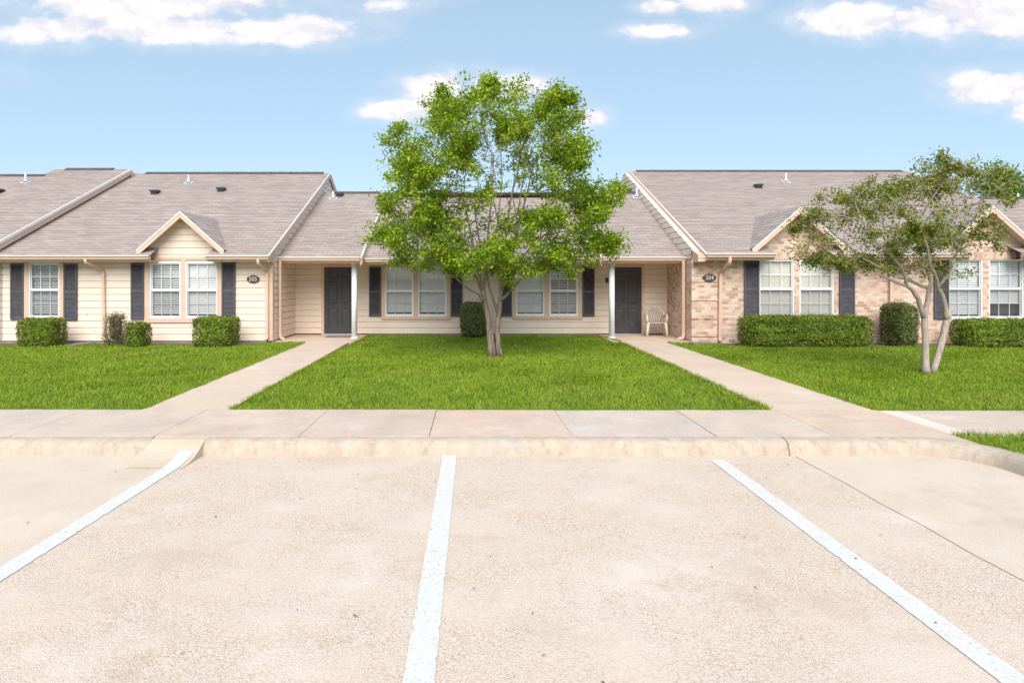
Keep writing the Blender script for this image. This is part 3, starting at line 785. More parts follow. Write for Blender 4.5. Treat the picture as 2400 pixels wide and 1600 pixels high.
def box_vent(parent, x, y, z, slope):
    mb = MB(); W, D = .115, .12
    T = lambda u, v, h: (x + u, y + v, z + h + v * slope)          # h above the roof slope
    for (w_, a, b, h0, h1, k0, k1) in ((W * .85, -D, D, -.02, .12, 1, .5), (W * 1.15, -D - .03, D + .02, .11, .18, 1, .35)):
        q = [T(-w_, a, h0), T(w_, a, h0), T(w_, b, h0 * .3), T(-w_, b, h0 * .3), T(-w_, a, h1 * k0), T(w_, a, h1 * k0), T(w_, b, h1 * k1), T(-w_, b, h1 * k1)]
        for f in ((0, 3, 2, 1), (4, 5, 6, 7), (0, 1, 5, 4), (1, 2, 6, 5), (2, 3, 7, 6), (3, 0, 4, 7)): mb.add([q[k] for k in f])
    return mb.build('box_vent', M['dark'], parent)
def pipe_vent(parent, x, y, z, h=.38):
    mb = MB(); mb.tube([(x, y, z - .1), (x, y, z + h)], .033, 10)
    prof_ = [(.085, .02), (.06, .10), (.045, .12)]
    mb.tube([(x, y, z + b) for a, b in prof_], [a for a, b in prof_], 12)
    s = .437; q = [(x - .15, y - .17), (x + .15, y - .17), (x + .15, y + .15), (x - .15, y + .15)]
    mb.add([(a, b, z + .02 + (b - y) * s) for a, b in q])
    return mb.build('pipe_vent', M['metal'], parent)
def on_plane(px, py, Ye, ze, s):
    """point where the photo ray (px,py) meets the roof plane"""
    k = (CY - py) / F; Y = (ze - s * Ye - CH) / (k - s); return PX(px, Y), Y, CH + k * Y

def ridge_cap(parent, x0, x1, Yr, zr, s):
    mb = MB(); h = .17; r = random.Random(int(x0 * 7) + 3); n = max(2, int((x1 - x0) / .9))
    for i in range(n):
        a = x0 + (x1 - x0) * i / n; b = x0 + (x1 - x0) * (i + 1) / n; e = r.uniform(0, .006)
        mb.prism([(Yr - h, zr - h * s + .012), (Yr, zr + .012), (Yr + h, zr - h * s + .012), (Yr + h, zr - h * s + .032 + e), (Yr, zr + .045 + e), (Yr - h, zr - h * s + .032 + e)],
                 lambda p, q: (q, p[0], p[1]), a, b)
    return mb.build('ridge_cap', M['ridge'], parent)

# ================================================================ LEFT NEIGHBOUR (only its roof and rake are in view)
nb = thing('row_house', 'house at the left frame edge showing only its raised stepped roof and tan rake', 'house', (-16, 18.4, G), 'row houses')
S1 = .437; NYe, Nze = 17.85, 2.475 + .30
XR = -12.52
Yn = 24.9; zn = Nze + S1 * (Yn - NYe); Yn2 = 24.1; zn2 = Nze + S1 * (Yn2 - NYe); XS = -15.25
mb = MB(); roof_plane(mb, XS, XR, NYe, Nze, Yn, zn); roof_plane(mb, -24, XS, NYe, Nze, Yn2, zn2)
roof_plane(mb, XS, XR, 2 * Yn - NYe, Nze, Yn, zn); roof_plane(mb, -24, XS, 2 * Yn2 - NYe, Nze, Yn2, zn2)
nroof = mb.build('roof', M['shingle'], nb)
ridge_cap(nroof, XS + .4, XR - .6, Yn, zn, S1); ridge_cap(nroof, -24, XS + .12, Yn2, zn2, S1)
mb = MB(); slope_board(mb, XR - .03, XR + .0, NYe, Nze, Yn, zn, .15, .06); slope_board(mb, XR - .03, XR, 2 * Yn - NYe, Nze, Yn, zn, .17, .04)
mb.build('rake_board', M['trim'], nb)
mb = MB(); slope_board(mb, XR - .02, XR + .022, NYe, Nze, Yn, zn, .08, -.01); slope_board(mb, XR - .02, XR + .016, 2 * Yn - NYe, Nze, Yn, zn, .05, .0)
mb.build('drip_edge', M['drip'], nb)
mb = MB(); slope_board(mb, XR - .17, XR - .05, NYe, Nze, Yn, zn, .16, .10); mb.build('soffit', M['siding'], nb)
mb = MB(); sf = lambda u, z, d: (XR - .14 + d, u, z)
lft = lambda z: max(18.36, NYe + (z - Nze) / S1); rgt = lambda z: min(31.3, 2 * Yn - NYe - (z - Nze) / S1)
siding(mb, sf, 18, 32, .2, zn - .1, left=lft, right=rgt)
siding(mb, front(YW), -24, XR - .14, .2, 2.7)
mb.build('wall', M['siding'], nb)
x, y, z = on_plane(60, 428, NYe, Nze, S1); pipe_vent(nroof, x, y, z, .36)
x, y, z = on_plane(-3, 452, NYe, Nze, S1); box_vent(nroof, x, y, z, S1)
eave_trim(nb, -24, XR - .02, NYe, Nze, YW, Nze - .16)

# ================================================================ LEFT HOUSE: cream siding, plaque 505
lh = thing('row_house', 'cream siding house with one front gable and dark shutters, carrying the 505 plaque', 'house', (-9, YW, G), 'row houses')
LYe, Lze = YE, 2.475; LYr = 25.45; Lzr = Lze + S1 * (LYr - LYe)
XL0, XL1 = -13.6, -5.44
gx, gz, gs = PX(421.8, 17.95), PZ(494, 17.95), .888; gh = 1.15
notch = [(gx - .74, gx + .74)]
fw_ = front(YW)
wins = []
def rect(px0, px1, py0, py1, Y): return (PX(px0, Y), PX(px1, Y), PZ(py1, Y), PZ(py0, Y))
w1 = rect(69, 141, 614.5, 745, YW); w2 = rect(352, 425, 614.5, 746, YW); w3 = rect(436, 511, 614.5, 746, YW)
mb = MB()
siding(mb, fw_, XL0, XL1, .2, 2.46, [w1, w2, w3])
hw_ = lambda z: (gz - .07 - z) / gs
siding(mb, fw_, gx - 2, gx + 2, 2.46, gz - .09, left=lambda z: gx - hw_(z), right=lambda z: gx + hw_(z))
sidef = lambda u, z, d: (-5.44 + d, u, z)
lft = lambda z: max(YW, LYe + (z - Lze + .05) / S1); rgt = lambda z: min(2 * LYr - YW, 2 * LYr - LYe - (z - Lze + .05) / S1)
siding(mb, sidef, 18, 33, .2, Lzr - .1, left=lft, right=rgt)
mb.build('wall', M['siding'], lh)
mb = MB(); mb.box(XL0, -5.435, YW + .005, YW + .3, .05, .2); mb.box(-5.6, -5.437, YW + .3, 25, .05, .2); mb.build('foundation', M['found'], lh)
window(lh, fw_, *w1, tilt=28, seed=1, gap=None); window(lh, fw_, *w2, tilt=34, seed=2); window(lh, fw_, *w3, tilt=58, seed=3)
casing(lh, fw_, w1[0] - .125, w1[1] + .125, w1[2] - .01, 2.43, [], wl=.125, sill=.0, top=.05)
casing(lh, fw_, PX(340, YW), PX(521, YW), w2[2] - .01, 2.44, [(w2[1], w3[0])], wl=.135, sill=.1, top=.075)
for a, b, c, d in ((27, 58, 617.5, 749), (151.5, 183, 618, 750), (308.5, 340, 616.5, 748), (521, 553, 615, 747)): shutter(lh, fw_, *rect(a, b, c, d, YW))
mb = MB(); roof_plane(mb, XL0, -5.36, LYe, Lze, LYr, Lzr, notch); roof_plane(mb, XL0, -5.36, 2 * LYr - LYe, Lze, LYr, Lzr)
gable_roof(mb, gx, gz, gh, 17.95, gs, LYe, Lze, S1)
lroof = mb.build('roof', M['shingle'], lh)
ridge_cap(lroof, XL0 + 1.4, -5.6, LYr, Lzr, S1)
gable_trim(lh, gx, gz, gh, 17.95, gs)
def rakes(parent, x, side, Ye, ze, Yr, zr, dr=.15):
    a, b = (x, x + .03) if side < 0 else (x - .03, x)
    mb = MB(); slope_board(mb, a, b, Ye, ze, Yr, zr, dr, .03); slope_board(mb, a, b, 2 * Yr - Ye, ze, Yr, zr, dr, .03); mb.build('rake_board', M['trim'], parent)
    a, b = (x - .015, x + .02) if side < 0 else (x - .02, x + .015)
    mb = MB(); slope_board(mb, a, b, Ye - .02, ze, Yr, zr + .002, .042, -.004); slope_board(mb, a, b, 2 * Yr - Ye, ze, Yr, zr + .002, .042, -.004); mb.build('drip_edge', M['drip'], parent)
rakes(lh, -5.36, 1, LYe, Lze, LYr, Lzr)
mb = MB(); mb.box(-5.436, -5.392, LYe + .045, YW + .1, 2.30, 2.47); mb.build('rake_return', M['trim'], lh)
eave_trim(lh, XL0, notch[0][0], LYe, Lze, YW, 2.33); eave_trim(lh, notch[0][1], -5.365, LYe, Lze, YW, 2.33)
mb = MB(); mb.box(-5.56, -5.44, YW - .038, YW - .001, .2, 2.33); mb.box(-5.4395, -5.402, YW - .038, YW + .09, .2, 2.30); mb.build('corner_board', M['trim'], lh)
x = PX(247, YW); xt = PX(206, 17.9)
downspout(lh, [(xt, 17.80, 2.38), (xt, 17.80, 2.28), (x - .02, YW - .07, 2.08), (x, YW - .07, .30), (x, YW - .07, .22)])
x = PX(629, YW); xt = PX(608, 17.9)
downspout(lh, [(xt, 17.80, 2.38), (xt, 17.80, 2.26), (x - .01, YW - .085, 2.06), (x - .01, YW - .085, .28), (x - .03, YW - .22, .22)])
for px, py in ((442, 429),): x, y, z = on_plane(px, py, LYe, Lze, S1); pipe_vent(lroof, x, y, z, .30)
for px, py in ((364, 454), (519, 448)): x, y, z = on_plane(px, py, LYe, Lze, S1); box_vent(lroof, x, y, z, S1)
pipe_vent(lroof, PX(583, LYr + .6), LYr + .6, Lzr - .26, .46)

# ================================================================ MIDDLE WING: siding, two porches
mh = thing('row_house', 'low recessed siding house with two dark front doors and white porch posts', 'house', (.2, YB, G), 'row houses')
fb = front(YB)
m1 = rect(903, 969, 624, 741, YB); m2 = rect(980, 1046.5, 624, 741, YB); m3 = rect(1209, 1275.6, 624, 740, YB); m4 = rect(1287, 1354, 624, 740, YB)
dA = (-4.55, -3.63, .168, PZ(626, YB)); dB = (4.175, 5.09, .168, PZ(626, YB))
mb = MB(); siding(mb, fb, -5.44, 5.86, .2, 2.62, [m1, m2, m3, m4, dA, dB]); mb.build('wall', M['siding'], mh)
mb = MB(); mb.box(-3.2, 3.72, YB + .004, YB + .25, .05, .2); mb.build('foundation', M['found'], mh)
window(mh, fb, *m1, tilt=60, seed=5); window(mh, fb, *m2, tilt=72, seed=6); window(mh, fb, *m3, tilt=76, seed=7); window(mh, fb, *m4, tilt=38, seed=8)
casing(mh, fb, PX(894, YB), PX(1056, YB), m1[2], 2.34, [(m1[1], m2[0])], wl=.115, sill=.1, top=.07)
casing(mh, fb, PX(1200, YB), PX(1364, YB), m3[2], 2.34, [(m3[1], m4[0])], wl=.115, sill=.1, top=.07)
for a, b in ((865.5, 894), (1056.5, 1084), (1171, 1199.5), (1364.5, 1393)): shutter(mh, fb, *rect(a, b, 625, 741, YB))
mb = MB(); mb.boxf(fb, -3.15, 3.55, 2.34, 2.50, .0, .032); mb.build('frieze_board', M['trim'], mh)
def door(parent, f, r, hinge=-1):
    x0, x1, z0, z1 = r; mb = MB(); W = x1 - x0; d0 = -.03
    mb.boxf(f, x0, x1, z0, z1, d0 - .045, d0)
    xs_ = [(x0 + .115, x0 + W / 2 - .055), (x0 + W / 2 + .055, x1 - .115)]
    H = z1 - z0
    for (a, b) in xs_:
        for (c, d) in ((z0 + .22, z0 + .78), (z0 + .95, z0 + 1.60), (z0 + 1.72, z0 + 1.93)):
            # moulded panel: bead ring, recessed groove, raised field
            for k0, k1, h0, h1 in ((0, .012, .0, .010), (.012, .028, .010, -.004 + .006), (.028, .055, .002, .008)):
                A = [(a + k0, c + k0), (b - k0, c + k0), (b - k0, d - k0), (a + k0, d - k0)]; B = [(a + k1, c + k1), (b - k1, c + k1), (b - k1, d - k1), (a + k1, d - k1)]
                for i in range(4):
                    j = (i + 1) % 4; mb.add([f(*A[i], d0 + h0 + .0005), f(*A[j], d0 + h0 + .0005), f(*B[j], d0 + h1 + .0005), f(*B[i], d0 + h1 + .0005)])
            mb.add([f(a + .055, c + .055, d0 + .0085), f(b - .055, c + .055, d0 + .0085), f(b - .055, d - .055, d0 + .0085), f(a + .055, d - .055, d0 + .0085)])
    o = mb.build('door', M['door'], parent)
    hx = x1 - .07 if hinge < 0 else x0 + .07
    k = MB(); k.tube([f(hx, z0 + .95, d0), f(hx, z0 + .95, d0 + .05)], .028, 12); s = -1 if hinge < 0 else 1
    k.tube([f(hx, z0 + .95, d0 + .045), f(hx + s * .11, z0 + .955, d0 + .055)], [.012, .009], 8)
    k.build('handle', M['brass'], o)
    k = MB(); k.tube([f(hx, z0 + 1.10, d0), f(hx, z0 + 1.10, d0 + .02)], .027, 12); k.build('deadbolt', M['brass'], o)
    c = MB(); cw = .075
    c.boxf(f, x0 - cw, x0, z0, z1, -.05, .038); c.boxf(f, x1, x1 + cw, z0, z1, -.05, .038); c.boxf(f, x0 - cw, x1 + cw, z1, z1 + cw, -.05, .041)
    c.build('door_frame', M['trim'], parent)
    k = MB(); k.boxf(f, x0, x1, z0 - .0, z0 + .02, -.029, .05); k.build('threshold', M['metal'], o)
door(mh, fb, dA, -1); door(mh, fb, dB, 1)
# roofs
PYe, Pze = 18.9, 2.47; PYr = 24.6; Pzr = Pze + S1 * (PYr - PYe)
MYe = 19.3; Mze = 2.445; Mzr = Pzr - .19
XPa, XPb = -3.12, 3.52
mb = MB()
roof_plane(mb, -5.43, XPa, PYe, Pze, PYr, Pzr); roof_plane(mb, XPa, XPb, MYe, Mze, PYr, Mzr); roof_plane(mb, XPb, 5.86, PYe, Pze, PYr, Pzr)
roof_plane(mb, -5.43, 5.86, 2 * PYr - PYe, Pze, PYr, Pzr)
mroof = mb.build('roof', M['shingle'], mh)
ridge_cap(mroof, -5.0, XPa - .25, PYr, Pzr, S1); ridge_cap(mroof, XPb + .1, 5.8, PYr, Pzr, S1)
for x, s in ((XPa, 1), (XPb, -1)):
    a, b = (x - .03, x) if s > 0 else (x, x + .03)
    mb = MB(); slope_board(mb, a, b, PYe, Pze, PYr, Pzr, .24, .0); mb.build('rake_board', M['trim'], mh)
    a, b = (x - .02, x + .014) if s > 0 else (x - .014, x + .02)
    mb = MB(); slope_board(mb, a, b, PYe - .02, Pze, PYr, Pzr, .045, -.004); mb.build('drip_edge', M['drip'], mh)
    mb = MB(); c = x - .02 * s; mb.prism([(PYe + .02, Pze - .01), (PYe + .5, Pze + .18), (PYe + .5, Pze - .16), (PYe + .02, Pze - .2)], lambda p, q: (q, p[0], p[1]), x + .001 * s, x + .022 * s); mb.build('rake_return', M['trim'], mh)
eave_trim(mh, -5.43, XPa - .032, PYe, Pze, YB, 2.36)
eave_trim(mh, XPa + .04, XPb - .04, MYe, Mze, YB, 2.35)
eave_trim(mh, XPb + .032, 5.86, PYe, Pze, YB, 2.36)
def post(x, y):
    mb = MB(); r = .08
    mb.tube([(x, y, .168), (x, y, 2.27)], [r, r], 20)
    for z0, z1, k in ((.168, .215, .10), (2.25, 2.30, .095)): mb.tube([(x, y, z0), (x, y, z1)], k, 20)
    mb.box(x - .1, x + .1, y - .1, y + .1, 2.30, 2.355)
    mb.build('porch_post', M['post'], mh)
PYp = 19.35
post(PX(830.5, PYp), PYp); post(PX(1434, PYp), PYp)
for a, b in ((-5.40, XPa - .07), (XPb + .07, 5.83)):
    mb = MB(); mb.box(a, b, PYp - .06, PYp + .08, 2.27, 2.345); mb.build('porch_beam', M['trim'], mh)
x = -5.35; xt = -5.37
downspout(mh, [(x, 18.86, 2.38), (x, 18.86, .32), (x + .04, 18.8, .22), (x + .16, 18.66, .20)], .05)
x = 5.78
downspout(mh, [(x, 18.86, 2.38), (x, 18.86, .32), (x - .04, 18.8, .22), (x - .2, 18.68, .20)], .055)
x, y, z = on_plane(781, 466, PYe, Pze, S1); pipe_vent(mroof, x, y, z, .27)
x, y, z = on_plane(796, 460, PYe, Pze, S1); box_vent(mroof, x, y, z, S1)
x, y, z = on_plane(1471, 451, PYe, Pze, S1); box_vent(mroof, x, y, z, S1)
x, y, z = on_plane(1492, 463, PYe, Pze, S1); pipe_vent(mroof, x, y, z, .36)
# dark wall box beside the right door
t_ = thing('wall_box', 'small dark wall lamp box on the siding beside the white post of the right porch', 'lamp', (PX(1422, YB), YB - .02, PZ(663, YB)))
mb = MB(); x = PX(1422, YB); z = PZ(657, YB); mb.boxf(fb, x - .035, x + .035, z - .075, z + .075, .024, .09); mb.build('housing', M['dark'], t_, bevel=.006)
mb = MB(); mb.boxf(fb, x - .02, x + .02, z - .06, z - .01, .0905, .095); mb.build('lens', M['shutter'], t_)

# ================================================================ RIGHT HOUSE: brick, plaque 504
rh = thing('row_house', 'pink tan brick house with two front gables and long clipped hedges, carrying the 504 plaque', 'house', (11, YW, G), 'row houses')
S2 = .404; RYe, Rze = YE, 2.53; RYr = 26.55; Rzr = Rze + S2 * (RYr - RYe); XRs = 16.8
RYr2 = 22.9; Rzr2 = Rze + S2 * (RYr2 - RYe)
g1x, g1z = PX(1876.6, 17.95), PZ(484, 17.95); g2x, g2z = PX(2327, 17.95), PZ(481, 17.95); gs2 = .875; gh2 = 1.27
rn = [(g1x - .72, g1x + .72), (g2x - .68, g2x + .68)]
BX0 = 5.86
r1 = rect(1779.5, 1862, 608.5, 747, YW); r2 = rect(1874, 1955, 608.5, 747, YW); r3 = rect(2223, 2304, 607, 747, YW); r4 = rect(2318, 2400, 607, 747, YW)
mb = MB(); wall_panel(mb, fw_, BX0, 19, .1, 2.46, [r1, r2, r3, r4])
for gx_, gz_ in ((g1x, g1z), (g2x, g2z)):
    hw2 = lambda z, gz_=gz_: (gz_ - .05 - z) / gs2
    wall_panel(mb, fw_, 0, 0, 2.46, gz_ - .06, left=lambda z, gx_=gx_, h=hw2: gx_ - h(z), right=lambda z, gx_=gx_, h=hw2: gx_ + h(z))
sB = lambda u, z, d: (BX0 - d, u, z)
mb.add([(BX0, 33, .1), (BX0, YW, .1), (BX0, YW, 2.4), (BX0, 33, 2.4)], [(33 + BX0, .1), (YW + BX0, .1), (YW + BX0, 2.4), (33 + BX0, 2.4)])
rwall = mb.build('wall', M['brick'], rh)
# corbelled corner blocks
mb = MB(); qx1 = PX(1680, YW)
for a, b in ((664.6, 704), (707.5, 747), (750.5, 788.5), (792, 803)):
    z1_, z0_ = PZ(a, YW), PZ(b, YW)
    mb.boxf(fw_, BX0 - .022, qx1, z0_, z1_, .0, .034)
mb.boxf(fw_, BX0 - .022, qx1, PZ(661, YW), 2.36, .0, .03)
mb.build('quoin', M['brick'], rh)
M['soldier'] = M['brick']
for a, b in ((r1[0], r2[1]), (r3[0], r4[1])):
    n = int((b - a) / .073); zt = r1[3]; mb = MB()                      # soldier course above the windows
    for i in range(n):
        x0 = a + (b - a) * i / n; x1 = a + (b - a) * (i + 1) / n
        mb.v += []; i0 = len(mb.f); mb.boxf(fw_, x0 + .004, x1 - .004, zt + .005, zt + .2, .0, .006)
        for k in range(i0, len(mb.f)):
            ku, kv = rnd.randint(0, 30) * .205 + .03, rnd.randint(0, 30) * .073 + .012
            mb.uv[k] = [(ku + .0 + (q % 2) * .1, kv + (q // 2) * .04) for q in range(4)]
    mb.build('soldier_course', M['brick'], rh)
# side gable siding above the porch roof
mb = MB(); lft = lambda z: max(YW, RYe + (z - Rze + .05) / S2); rgt = lambda z: 2 * RYr - RYe - (z - Rze + .05) / S2
siding(mb, lambda u, z, d: (BX0 - .004 - d, 2 * RYr - u, z), 18, 36, 2.4, Rzr - .1, left=lambda z: 2 * RYr - rgt(z), right=lambda z: 2 * RYr - lft(z))
mb.build('gable_siding', M['siding'], rh)
D504 = -.045
window(rh, fw_, *r1, tilt=80, seed=11, dshift=D504, cream=True); window(rh, fw_, *r2, tilt=80, seed=12, dshift=D504, cream=True)
window(rh, fw_, *r3, tilt=52, seed=13, dshift=D504); window(rh, fw_, *r4, tilt=55, seed=14, dshift=D504, blind_low=.36)
for a, b, c, d in ((1743, 1778.5, 611.6, 745), (1966, 2002, 611.6, 745), (2187.5, 2222, 611, 747)): shutter(rh, fw_, *rect(a, b, c, d, YW), D=.02)
mb = MB(); roof_plane(mb, 6.06, XRs, RYe, Rze, RYr, Rzr, rn); roof_plane(mb, XRs, 26, RYe, Rze, RYr2, Rzr2)
roof_plane(mb, 6.06, XRs, 2 * RYr - RYe, Rze, RYr, Rzr); roof_plane(mb, XRs, 26, 2 * RYr2 - RYe, Rze, RYr2, Rzr2)
gable_roof(mb, g1x, g1z, gh2, 17.95, gs2, RYe, Rze, S2); gable_roof(mb, g2x, g2z, gh2, 17.95, gs2, RYe, Rze, S2)
rroof = mb.build('roof', M['shingle'], rh)
mb = MB(); mb.add([(XRs, RYr2, Rzr2 - .02), (XRs, 2 * RYr - RYr2, Rzr2 - .02), (XRs, RYr, Rzr - .02)]); mb.build('gable_wall', M['siding'], rh)
ridge_cap(rroof, 6.3, XRs - .2, RYr, Rzr, S2); ridge_cap(rroof, XRs + .1, 26, RYr2, Rzr2, S2)
gable_trim(rh, g1x, g1z, gh2, 17.95, gs2); gable_trim(rh, g2x, g2z, gh2, 17.95, gs2)
rakes(rh, 6.06, -1, RYe, Rze, RYr, Rzr, .16)
mb = MB(); slope_board(mb, 5.875, 6.058, RYe + .03, Rze, RYr, Rzr, .015, .10); mb.build('rake_soffit', M['siding'], rh)
mb = MB(); mb.prism([(RYe + .045, Rze - .04), (YW + .05, Rze + .1), (YW + .05, Rze - .24), (RYe + .045, Rze - .22)], lambda p, q: (q, p[0], p[1]), 5.872, 6.07); mb.build('rake_return', M['trim'], rh)
eave_trim(rh, 6.07, rn[0][0], RYe, Rze, YW, 2.36); eave_trim(rh, rn[0][1], rn[1][0], RYe, Rze, YW, 2.36); eave_trim(rh, rn[1][1], 26, RYe, Rze, YW, 2.36)
x = PX(1684.6, YW); xt = PX(1707, 17.9)
downspout(rh, [(xt, 17.80, 2.44), (xt, 17.80, 2.28), (x + .02, YW - .08, 2.02), (x, YW - .08, .30), (x, YW - .1, .2)], .055)
x = PX(2085, YW); downspout(rh, [(x + .2, 17.80, 2.44), (x + .2, 17.80, 2.28), (x, YW - .08, 2.05), (x, YW - .08, .30), (x, YW - .12, .2)], .055)
x, y, z = on_plane(1777, 440, RYe, Rze, S2); box_vent(rroof, x, y, z, S2)
x, y, z = on_plane(1842, 427, RYe, Rze, S2); pipe_vent(rroof, x, y, z, .34)
pipe_vent(rroof, PX(2386, RYr2 + .4), RYr2 + .4, Rzr2 - .2, .4)
mb = MB(); slope_board(mb, XRs - .0, XRs + .02, RYr2, Rzr2 - .02, RYr, Rzr, .12, -.0); mb.build('step_flashing', M['drip'], rh)

# ================================================================ SMALL THINGS
def plaque(px, py, txt, label, Wp, D):
    Y = YW; x, z = PX(px, Y), PZ(py, Y); a, b = Wp / 2 * Y / F, 9.2 * Y / F
    t_ = thing('number_plaque', label, 'house number', (x, Y - D, z), 'house number plaques')
    n = 64
    def outline(k):
        pts = []
        for i in range(n):
            th = 2 * math.pi * i / n; c, s = math.cos(th), math.sin(th)
            r = 1 / ((abs(c) ** 2.0 + abs(s) ** 2.0) ** .5)
            r *= 1 - .07 * math.exp(-((abs(th % math.pi - math.pi / 2) - .95) / .14) ** 2)      # shoulder notches
            pts.append((x + a * k * r * c, z + b * k * r * s))
        return pts
    mb = MB(); mb.prism(outline(1), lambda p, q: (p[0], q, p[1]), Y - D - .018, Y - D); mb.prism(outline(.9), lambda p, q: (p[0], q, p[1]), Y - D - .022, Y - D - .0182)
    mb.build('plate', M['plaque'], t_)
    cu = bpy.data.curves.new('numerals', 'FONT'); cu.body = txt; cu.align_x = 'CENTER'; cu.align_y = 'CENTER'; cu.size = b * 1.6; cu.extrude = .003; cu.offset = -.0006; cu.space_character = 1.08
    tmp = bpy.data.objects.new('tmp', cu); COL.objects.link(tmp); dg = bpy.context.evaluated_depsgraph_get(); dg.update()
    me = bpy.data.meshes.new_from_object(tmp.evaluated_get(dg)); bpy.data.objects.remove(tmp)
    me.name = 'numerals'; me.materials.clear(); me.materials.append(M['ivory'])
    o = bpy.data.objects.new('numerals', me); COL.objects.link(o); o.parent = t_; o.location = (0, -.0255, 0); o.rotation_euler = (R(90), 0, 0); o.scale = (.82, 1, 1)
plaque(594.5, 654, '505', 'dark oval plaque with white number 505 on cream siding beside the corner downspout', 30, .028)
plaque(1661.5, 651, '504', 'dark oval plaque with white number 504 on the brick corner of the right house', 32, .032)

# plastic chair
cx_, cy_ = PX(1537.5, 20.15), 20.15
ch = thing('plastic_chair', 'beige moulded plastic armchair with slatted fan back standing on the right porch', 'chair', (cx_, cy_, .168))
def cp(u, v, z): 
    a = R(-8); return (cx_ + u * math.cos(a) - v * math.sin(a), cy_ + u * math.sin(a) + v * math.cos(a), .168 + z)     # v>0 towards the wall
mb = MB(); n = 8
for i in range(n):
    for j in range(n):
        P = lambda i, j: (lambda u, v: cp(u * (.24 - .03 * (v + .22)), v, .42 - .025 * (1 - u * u) * 1 - .03 * (v + .22)))(-1 + 2 * i / n, -.24 + .46 * j / n)
        q = [P(i, j), P(i+1, j), P(i+1, j+1), P(i, j+1)]; mb.add(q, smooth=True); mb.add([(a, b, c - .015) for a, b, c in q][::-1], smooth=True)
mb.tube([cp(-.24, -.24, .415), cp(0, -.25, .40), cp(.24, -.24, .415)], .014, 8)
mb.build('seat', M['plastic'], ch)
mb = MB()
arc = [cp(.255 * math.sin(t) , .22 + .12 * math.cos(t) * .9, .60 + .25 * math.cos(t)) for t in [R(k) for k in range(-100, 101, 10)]]
mb.tube(arc, .028, 8)
for k in range(-3, 4):
    th = k * .33; mb.tube([cp(.04 * k, .21, .40), cp(.055 * k, .26, .6), cp(.235 * math.sin(th), .22 + .11 * math.cos(th), .60 + .245 * math.cos(th))], [.018, .02, .017], 6)
mb.build('backrest', M['plastic'], ch)
for s in (-1, 1):
    mb = MB(); mb.tube([cp(s * .255, .20, .57), cp(s * .285, .08, .625), cp(s * .295, -.12, .635), cp(s * .285, -.24, .60), cp(s * .275, -.265, .52), cp(s * .265, -.25, .40)], [.028, .034, .038, .036, .034, .03], 8); mb.build('arm', M['plastic'], ch)
    mb = MB(); mb.tube([cp(s * .245, -.235, .42), cp(s * .27, -.26, .2), cp(s * .285, -.275, 0)], [.05, .042, .034], 6); mb.build('leg', M['plastic'], ch)
    mb = MB(); mb.tube([cp(s * .235, .21, .42), cp(s * .25, .25, .2), cp(s * .265, .28, 0)], [.05, .042, .034], 6); mb.build('leg', M['plastic'], ch)

mb = MB(); x0, x1 = -4.3, -3.58; mb.box(x0, x1, 19.6, 20.15, .169, .184)
o = mb.build('doormat', M['mat'], bevel=.004); tag(o, 'grey doormat lying in front of the dark left door', 'doormat')
def splash(x, y, rz, label):
    mb = MB(); c, s = math.cos(rz), math.sin(rz)
    T = lambda u, v, z: (x + u * c - v * s, y + u * s + v * c, z)
    L, Wd = .32, .14
    sec = [(-Wd, .0), (-Wd, .09), (-Wd + .03, .09), (-Wd + .05, .045), (Wd - .05, .045), (Wd - .03, .09), (Wd, .09), (Wd, 0)]
    mb.prism(sec, lambda p, a: T(a, p[0] * (1 - .25 * a), .125 + p[1] * (1 - .5 * (a + L))), -L, L)
    tag(mb.build('splash_block', M['found']), label, 'splash block')
splash(-10.1, 17.55, R(-115), 'grey concrete splash block on the soil under the leftmost downspout')
splash(6.0, 17.9, R(10), 'pale concrete splash block on the grass at the brick corner by the porch')

# ================================================================ PLANTS
def leaf_mesh(C, N, size, seed, aspect=.5, up=.25):
    """leaf rhombs, folded along the midrib; C centres, N preferred normals"""
    g = np.random.default_rng(seed); n = len(C)
    nrm = N + g.normal(0, .75, (n, 3)) + np.array([0, 0, up]); nrm /= np.linalg.norm(nrm, axis=1)[:, None] + 1e-9
    a = g.normal(0, 1, (n, 3)); a -= nrm * (a * nrm).sum(1)[:, None]; a /= np.linalg.norm(a, axis=1)[:, None] + 1e-9
    b = np.cross(nrm, a); L = size * g.uniform(.65, 1.3, n)[:, None]; W = L * aspect
    V = np.empty((n, 4, 3), np.float32)
    V[:, 0] = C - a * L * .5; V[:, 2] = C + a * L * .5 - nrm * L * .12
    V[:, 1] = C + b * W * .5 + nrm * W * .18; V[:, 3] = C - b * W * .5 + nrm * W * .18
    k = (np.arange(n) * 4)[:, None]
    return V.reshape(-1, 3), (k + np.array([[0, 1, 2, 0, 2, 3]])).ravel(), np.tile([3, 3], n)

